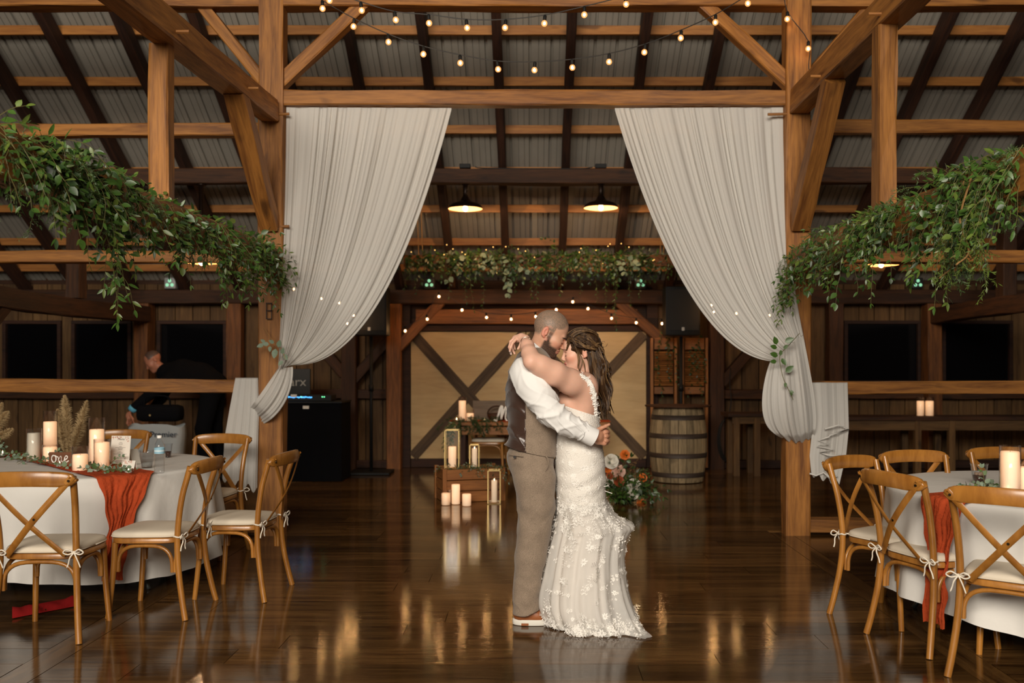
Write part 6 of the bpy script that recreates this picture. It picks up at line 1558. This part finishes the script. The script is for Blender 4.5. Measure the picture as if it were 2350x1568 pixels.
# tulle overskirt with train
OV = [ring(1148,1276.5,1391,.192), ring(1172,1276,1404,.197), ring(1196,1273,1424,.205), ring(1212,1270,1435,.212), ring(1240,1263,1432,.222), ring(1280,1254,1430,.240), ring(1320,1246,1434,.262), ring(1354,1239,1439,.285), ring(1384,1240,1446,.305), ring(1410,1252,1454,.320), ring(1432,1262,1464,.335)]
def odisp(p, t, a): return t**.7*(.020*math.sin(9*a+.6)+.012*math.sin(19*a+2+2*t)+.007*math.sin(31*a))-(.010 if .3 < t < .6 else 0)*max(0,-math.sin(a))*math.sin(9*a)
rows = loft(OV, 128, 2.05, odisp, 5)
nR = len(rows)
for i, r_ in enumerate(rows):
    t = i/(nR-1)
    for j, p in enumerate(r_):
        a = 2*math.pi*j/128
        tip = math.exp(-((math.atan2(math.sin(a+.62), math.cos(a+.62)))/.34)**2)      # train corner: +X and towards the camera
        k = max(0, t-.5)/.5; p.x += .055*k*k*tip; p.y -= .16*k*k*tip
        lift = .055*k**3*math.exp(-((math.atan2(math.sin(a-math.pi+.35), math.cos(a-math.pi+.35)))/.45)**2)
        kick = math.exp(-((t-.27)/.09)**2)*max(0, math.cos(a))**5; p.x += .050*kick
        p.z = max(p.z+lift, .006+lift)
# last ring: settle on the floor
b = MB(); rows_mesh(b, rows); o = under(b.build('gown_tulle', M['tulle'], None, True), bride)
ov_rows = rows
# appliques: flowers and leaf sprays laid on the tulle and bodice surface
rr = random.Random(77); ap = MB()
def surf(rows_, ti, tj):
    n = len(rows_[0]); i = min(len(rows_)-2, int(ti*(len(rows_)-1))); j = int(tj*n) % n
    p = rows_[i][j]; du = (rows_[i][(j+1)%n]-p); dv = rows_[i+1][j]-p; nrm = dv.cross(du)
    if nrm.length < 1e-9: return None
    nrm.normalize(); c = sum((q for q in rows_[i]), Vector())/n
    if nrm.dot(p-c) < 0: nrm = -nrm
    u = du.normalized(); return p+nrm*.003, u, nrm.cross(u).normalized(), nrm
def flower(p, u, w, n, r, pet=5):
    a0 = rr.uniform(0,6.28)
    for (sc_, m_, h_) in ((1.0, pet+2, .05), (.55, pet, .14)):
        for k in range(m_):
            a = a0+2*math.pi*k/m_+sc_; d = u*math.cos(a)+w*math.sin(a); s_ = u*-math.sin(a)+w*math.cos(a); k_ = rr.uniform(.7,1.2)*sc_; q = p+d*r*.12
            ap.add([q, q+d*r*.5*k_+s_*r*.26*sc_+n*r*h_, q+d*r*k_+s_*r*.10*sc_+n*r*h_*1.6, q+d*r*k_-s_*r*.10*sc_+n*r*h_*1.6, q+d*r*.5*k_-s_*r*.26*sc_+n*r*h_], [(0,1,2,3,4)])
def spray(p, u, w, n, L):
    a = rr.uniform(0,6.28); d = u*math.cos(a)+w*math.sin(a)
    for k in range(6):
        q = p+d*L*k/6; sg = 1 if k % 2 else -1; e = (d*.6+(u*-math.sin(a)+w*math.cos(a))*sg).normalized(); s_ = e.cross(n)
        ap.add([q, q+e*L*.14+s_*L*.055+n*.001, q+e*L*.28+n*.002, q+e*L*.14-s_*L*.055+n*.001], [(0,1,2,3)])
    s_ = d.cross(n)*.0012; ap.add([p-s_+n*.001, p+s_+n*.001, p+d*L+n*.001], [(0,1,2)])
for k in range(2100):
    ti = rr.random()**.85; 
    if rr.random() < .18: ti = rr.uniform(.86,.985)
    tj = rr.random()
    dens = 0.06+1.0*max(0,1-ti/.36)+0.6*(ti > .86)+0.75*(math.sin(9*tj*6.28+ti*5+1.5*math.sin(ti*9)) > .45)
    if rr.random() > dens: continue
    s_ = surf(ov_rows, min(.985,ti), tj)
    if s_ is None or s_[0].z < .008: continue
    if rr.random() < .40: flower(*s_, rr.uniform(.008,.021), rr.choice([5,5,6,7]))
    else: spray(*s_, rr.uniform(.03,.065))
    if rr.random() < .4: flower(s_[0]+s_[1]*.018, *s_[1:], rr.uniform(.006,.011))
for k in range(420):
    s_ = surf(bod_rows, rr.uniform(.10,.98), rr.random())
    if s_ is None: continue
    if rr.random() < .5: flower(*s_, rr.uniform(.008,.018), rr.choice([5,6]))
    else: spray(*s_, rr.uniform(.02,.05))
o = under(ap.build('lace_flowers', M['applique'], None), bride); tag(o, kind='stuff')
# strap over the near shoulder and the far one
near_strap = [(x, y, surfY(bride_f, x, y)-.004) for x, y in ((1336,864),(1343,869),(1351,877),(1357,887),(1361,900),(1363,915),(1365,932),(1366,948),(1367,962))]
for (pts, w0) in ((near_strap, .0145), ([(1340,868,5.42),(1353,880,5.46),(1364,905,5.46),(1369,950,5.44)], .016)):
    q = spline([W(*p) for p in pts], 5); b = MB(); b.tube(q, w0, 8, flat=.30, up=(1,0,.3)); o = under(b.build('shoulder_strap', M['lace'], None, True), bride)
    b = MB(); old = ap; ap = b
    for p in q[::2]: flower(p+Vector((rr.uniform(-.008,.008),-.007,0)), Vector((1,0,0)), Vector((0,0,1)), Vector((0,-1,0)), rr.uniform(.009,.015)); spray(p+Vector((0,-.007,0)), Vector((1,0,0)), Vector((0,0,1)), Vector((0,-1,0)), .03)
    ap = old; o2 = b.build('strap_lace', M['applique']); tag(o2, kind='stuff'); under(o2, bride)
for k in range(9):
    p = W(1382.5+.8*k-.06*k*k, 1034+10*k, YCp-.02); b = MB(); b.lathe([(.0005,-.006),(.006,0),(.0005,.006)], 8, p); under(b.build('gown_button', M['applique'], None, True), bride)
b = MB()
for (x0,y0,x1,y1) in ((1386,1117,1397,1115),(1388,1127,1405,1133)): b.tube([W(x0,y0,5.2), W(x1,y1,5.19)], .002, 4)
under(b.build('ribbon_loops', M['applique']), bride)
# ---------------- hair: cap plus locks
def hair_cap(P):
    f, u = np.array(bf), np.array(bu); w = np.cross(u, f); q = ((P-BCn) @ np.stack([f,w,u],1).astype(np.float32))/BS; qa = q.copy(); qa[:,1] = np.abs(qa[:,1])
    d = ell(q, (-.022,0,.036), (.108,.088,.102)); d = smin(d, ell(q, (-.075,0,-.02), (.06,.075,.09)), .03)
    cut = ell(q, (.088,0,-.045), (.072,.078,.098)); d = smax(d, -cut, .012); 
    cut2 = ell(qa, (-.008,.095,-.040), (.030,.03,.050)); d = smax(d, -cut2, .012)
    d = smax(d, -.085-q[:,2], .02)
    ang_ = q[:,2]*95-q[:,0]*40; d = d+.0022*np.sin(ang_+6*np.sin(q[:,1]*30))+.0015*np.sin(q[:,2]*190+q[:,0]*60)
    return d*BS
HV, HF = sdf_mesh(hair_cap, (.10,5.15,1.30), (.42,5.45,1.70), .0042)
def hair_mat(name, c0, c1):
    m, N, L, b = nm(name); tc = N.new('ShaderNodeTexCoord'); mp = N.new('ShaderNodeMapping'); mp.inputs['Scale'].default_value = (60,60,9); L.new(tc.outputs['Object'], mp.inputs[0])
    n = N.new('ShaderNodeTexNoise'); n.inputs['Scale'].default_value = 1.0; n.inputs['Detail'].default_value = 3; L.new(mp.outputs[0], n.inputs['Vector']); r = N.new('ShaderNodeValToRGB'); r.color_ramp.elements[0].position = .35; r.color_ramp.elements[1].position = .7; r.color_ramp.elements[0].color = c0; r.color_ramp.elements[1].color = c1
    L.new(n.outputs['Fac'], r.inputs[0]); L.new(r.outputs[0], b.inputs['Base Color']); b.inputs['Roughness'].default_value = .38; b.inputs['Specular IOR Level'].default_value = .4; b.inputs['Anisotropic'].default_value = .5; return m
M['hair'] = hair_mat('brown_hair', (.024,.011,.005,1), (.075,.036,.014,1)); M['hair_hi'] = hair_mat('honey_highlight_hair', (.090,.046,.018,1), (.26,.15,.062,1))
np_mesh('hair', HV, HF, M['hair'], bride)
rr = random.Random(88); lk = MB()
def lock(pts, r, hi, twist=0.0, sub=8):
    q = spline(pts, 4); n = len(q)
    for k in range(sub):
        lk.mi = 1 if (rr.random() < (.62 if hi else .10)) else 0
        a0 = 2*math.pi*k/sub; e1, e2 = r*rr.uniform(.25,1.05), rr.uniform(-.25,.25); sp_ = rr.uniform(.6,1.6)
        qq = []
        for i, p in enumerate(q):
            t = i/(n-1); w_ = e1*(.55+.45*math.sin(math.pi*t))*(1 if t < .8 else (1-t)*4+.2)
            qq.append(p+Vector((math.cos(a0+t*sp_)*w_, math.sin(a0+t*sp_)*w_, w_*e2)))
        lk.tube(qq, [r*.30*min(1, .4+3*i/n, .25+2.2*(1-i/n)) for i in range(n)], 3, caps=False)
# swept-back top strands following the skull
def skull(th, ph, k=1.0):
    """th: 0 front hairline -> 1 back crown knot, ph: -1..1 across"""
    f, u = Vector(bf), Vector(bu); w = u.cross(f); a = math.radians(22+128*th); rad = .112*k*BS
    x = math.cos(a)*rad*.98-.022*BS; z = math.sin(a)*.106*k*BS+.034*BS; y = ph*.090*BS*math.sin(math.radians(40+100*th)); z -= (ph*ph)*.055*BS*(1-.3*th); 
    return Vector([float(v) for v in BCn])+f*x+u*z+w*y
for k in range(120):
    ph = rr.uniform(-.98,.98); kk = rr.uniform(.985,1.03); w0 = rr.uniform(-.05,.1)
    pts = [skull(t+w0*(1-t), ph*(1-.35*t)+.05*math.sin(5*t+k), kk+.018*math.sin(t*7+k)) for t in (0,.2,.4,.6,.8,1.0)]; lock(pts, rr.uniform(.0045,.0065), rr.random() < .42)
# near-side strands swept from the hairline over the side of the head to the knot
for k in range(85):
    a = rr.random(); c_ = rr.random(); st = (1301+26*a**.8+rr.uniform(-1,1), 781-22*a); mid1 = (1320+22*a+4*c_, 772-9*a+16*c_*(1-.5*a)); mid2 = (1350+8*a, 776+18*c_-6*a); en = (1374+rr.uniform(-3,4), 798+rr.uniform(-6,8))
    pts = [W(x, y, surfY(hair_cap, x, y, 5.15, 5.34, 60)-.003) for x, y in (st, mid1, mid2)]+[W(en[0], en[1], 5.235)]
    lock(pts, rr.uniform(.0045,.0065), rr.random() < .5)
# face-side twist to the back and knot
for k in range(16):
    base = W(1308+rr.uniform(-3,4), 772+rr.uniform(-4,14), 5.222-rr.uniform(0,.01)); 
    pts = [base, W(1326+rr.uniform(-3,3),786+rr.uniform(-6,8),5.20), W(1346,790+rr.uniform(-8,10),5.195), W(1364,797+rr.uniform(-7,7),5.20), W(1378,806+rr.uniform(-6,6),5.23)]; lock(pts, rr.uniform(.005,.008), rr.random() < .5)
for k in range(10):
    c = W(1374+rr.uniform(-4,5), 803+rr.uniform(-9,9), 5.225); pts = [c+Vector((.022*math.cos(a+k), -.008*math.sin(a*2), .022*math.sin(a+k))) for a in (0,1,2,3,4)]; lock(pts, .007, rr.random() < .35)
# loose waves down the back; neighbouring locks share the rhythm of the wave
for k in range(150):
    u = rr.random(); dep = rr.random(); x0 = 1344+36*u+rr.uniform(-2,2); y0 = 798+rr.uniform(-8,14); Y0_ = 5.205+dep*.19
    xe = 1364+40*u+rr.uniform(-3,5); ye = rr.uniform(915,968)-18*abs(u-.4) if rr.random() < .8 else rr.uniform(855,915); ph = 5.5*u+3.0*dep+rr.uniform(-.7,.7); amp = rr.uniform(2.2,4.6); pts = []
    for i in range(11):
        t = i/10; w_ = amp*t**.7; x = x0+(xe-x0)*(t**.8)+w_*math.sin(ph+t*11.5); Y = Y0_-.014*math.sin(math.pi*t)*(Y0_ < 5.3)+.014*t*math.cos(ph+t*11.5); pts.append(W(x, y0+(ye-y0)*t, Y))
    lock(pts, rr.uniform(.0055,.0085), rr.random() < .42)
# tendrils before the ear
for (xs) in ([(1322,800),(1330,822),(1328,845),(1336,866)], [(1326,803),(1336,826),(1331,850),(1326,868)], [(1330,812),(1340,835),(1344,858)], [(1318,790),(1324,806),(1327,826),(1325,846)]):
    lock([W(x, y, 5.205) for x, y in xs], .0035, True)
for (xs) in ([(1380,795),(1390,796),(1395,788)], [(1376,790),(1384,784),(1389,786)]): lock([W(x, y, 5.25) for x, y in xs], .0016, False)
o = under(lk.build('hair_locks', [M['hair'], M['hair_hi']], None, True), bride); tag(o, kind='stuff')
# small boutonniere leaves hanging behind his hand
P = Plant(); rr2 = random.Random(3); rt = empty('curtain_sprig', W(1795,800,7.68)); tag(rt, 'eucalyptus sprig pinned to the poufed curtain', 'foliage')
path = [W(1835,765,7.70), W(1808,795,7.66), W(1790,815,7.64), W(1792,845,7.62), W(1800,875,7.61), W(1815,905,7.62), W(1820,918,7.63)]; q = spline(path, 4); P.stem.tube(q, .003, 5)
for (x, y, dx, dy, s_) in ((1780,785,-.3,.8,.075),(1777,797,-.8,.2,.065),(1808,782,.9,.4,.08),(1802,797,.5,.5,.05),(1778,815,-.9,.3,.075),(1775,830,-.9,-.1,.06),(1797,828,.4,-.7,.07),(1791,810,0,.8,.05),(1808,850,.7,.6,.085),(1802,885,-.1,-.9,.045),(1818,900,.8,-.3,.04),(1814,904,-.7,.2,.03)):
    p = W(x-dx*8, y+dy*8, 7.61); d = Vector((dx, -.25, dy)); y_ = Vector((0,-1,.15)).cross(d).normalized(); Rm = Matrix((d.normalized(), y_, d.normalized().cross(y_))).transposed(); P.leaves.append((p, Rm, s_, 'oval', 'leaf' if s_ > .05 else 'leaf_fine'))
P.finish(rt, 40)
P = Plant(); rt = empty('curtain_sprig', W(640,800,7.72)); tag(rt, 'eucalyptus sprig tucked into the knot of the curtain on the marked post', 'foliage')
q = spline([W(605,752,7.86), W(622,778,7.80), W(645,800,7.74), W(655,825,7.72)], 4); P.twig.tube(q, .003, 5)
for (x, y, dx, dy, s_) in ((632,806,-.1,-.9,.085),(640,793,.3,.8,.07),(649,808,.2,.9,.06),(655,818,.5,-.8,.06),(612,790,-.9,.1,.06),(600,793,-.9,-.3,.06),(604,783,-.8,.5,.045),(646,832,-.6,-.6,.055),(620,800,0,-.9,.05),(626,786,-.5,.3,.05)):
    p = W(x-dx*6, y+dy*6, 7.73); d = Vector((dx, -.25, dy)); y_ = Vector((0,-1,.15)).cross(d).normalized(); Rm = Matrix((d.normalized(), y_, d.normalized().cross(y_))).transposed(); P.leaves.append((p, Rm, s_, 'oval', 'euc'))
P.finish(rt, 40)
# ---------------- bending man in dark clothes at the back
YM = 11.75
def Wm(px, py, Y=YM): return np.array(W(px, py, Y), np.float32)
man = empty('person', (float(Wm(470,0)[0]), YM, 0)); tag(man, 'man in black clothes bending forward behind the rail over a bag', 'person')
mh = Wm(352,828); mf = (-.75,-.25,-.61); mu_ = np.array((-.60,-.1,.79)); mf = np.array(mf)/np.linalg.norm(mf); mu_ = mu_-mf*(mu_ @ mf); mu_ /= np.linalg.norm(mu_)
def man_f(P):
    d = head_sdf(P, mh, mf, mu_, 1.02, True); d = smin(d, cap(P, Wm(360,838), Wm(385,856), .058,.065), .02); d = smin(d, cap(P, Wm(390,862), Wm(450,868), .11,.12), .04)
    d = smin(d, chain(P, [Wm(388,872,YM-.2), Wm(345,905,YM-.22), Wm(303,940,YM-.24)], [.06,.046,.03]), .03); d = smin(d, ell(P, Wm(296,955,YM-.24), (.04,.03,.055)), .02)
    for k in range(4): d = smin(d, chain(P, [Wm(293+3*k,962,YM-.27+.02*k), Wm(292+3*k,972,YM-.27+.02*k), Wm(296+3*k,979,YM-.26+.02*k)], [.012,.011,.010]), .006)
    d = smin(d, chain(P, [Wm(298,950,YM-.26), Wm(305,962,YM-.28), Wm(307,972,YM-.28)], [.014,.012,.010]), .006)
    d = smin(d, chain(P, [Wm(392,872,YM+.2), Wm(370,915,YM+.2), Wm(340,950,YM+.1)], [.06,.046,.03]), .03); d = smin(d, ell(P, Wm(335,958,YM+.08), (.045,.03,.04)), .02); return d
MV, MF = sdf_mesh(man_f, (-5.5,11.2,.55), (-3.95,12.2,1.85), .010); cols = np.tile(np.array([.42,.17,.10,1.0]), (len(MV),1)); hl = head_local(MV, mh, mf, mu_, 1.02); cap_ = (hl[:,2] > .03)*(hl[:,0] < .04); cols[cap_ & (np.abs(hl[:,1]) < .1), :3] = np.array([.10,.06,.045]); np_mesh('body', MV, MF, M['skin'], man, cols)
def suit_f(P):
    d = chain(P, [Wm(385,858), Wm(420,858), Wm(460,868), Wm(492,885)], [.135,.175,.185,.17], .05); d = smin(d, ell(P, Wm(425,868), (.25,.24,.17)), .06)
    d = smin(d, chain(P, [Wm(388,872,YM-.2), Wm(345,905,YM-.22), Wm(306,937,YM-.24)], [.085,.068,.052]), .03); d = smin(d, chain(P, [Wm(392,872,YM+.2), Wm(370,915,YM+.2), Wm(342,948,YM+.1)], [.085,.066,.05]), .03)
    for Yl, dx in ((YM-.12,-12),(YM+.14,14)): d = smin(d, chain(P, [Wm(490+dx*.3,890,Yl), Wm(478+dx,985,Yl), Wm(488+dx,1080,Yl)], [.125,.095,.085], .03), .05)
    return d
MV, MF = sdf_mesh(suit_f, (-5.4,11.1,.03), (-3.6,12.3,1.85), .014); np_mesh('dark_suit', MV, MF, M['black_cloth'], man)
for dx, Yl in ((-12,YM-.12),(14,YM+.14)):
    p = Wm(484+dx,0,Yl); b = MB(); b.cbox((float(p[0])-.06, Yl, .045), (.28,.10,.085), .03); under(b.build('shoe', M['black'], None, True), man)
b = MB(); p0, p1 = Vector(Wm(308,935,YM-.24)), Vector(Wm(302,942,YM-.24)); b.tube([p0, p1], [.056,.054], 14); under(b.build('blue_cuff', plain('blue_cuff', (.10,.38,.55,1), .7), None, True), man)
root = empty('black_bag', (float(Wm(345,0,11.0)[0]), 11.0, 0)); tag(root, 'black soft bag resting on the white printed bag', 'bag')
zz = W(0,978,11.2).z+.03
b = MB(); b.cbox((0,.30,zz+.12), (.52,.26,.20), .07); b.build('bag_body', M['black_cloth'], root, True)
b = MB(); b.tube(spline([(-.16,.2,zz+.2),(-.12,.2,zz+.32),(.12,.2,zz+.32),(.16,.2,zz+.2)], 6), .012, 6); b.build('handle', M['black_cloth'], root, True)
b = MB(); b.tube([(-.07,.165,zz+.10),(-.07,.155,zz+.10)], .012, 8); b.build('buckle', M['brass'], root)
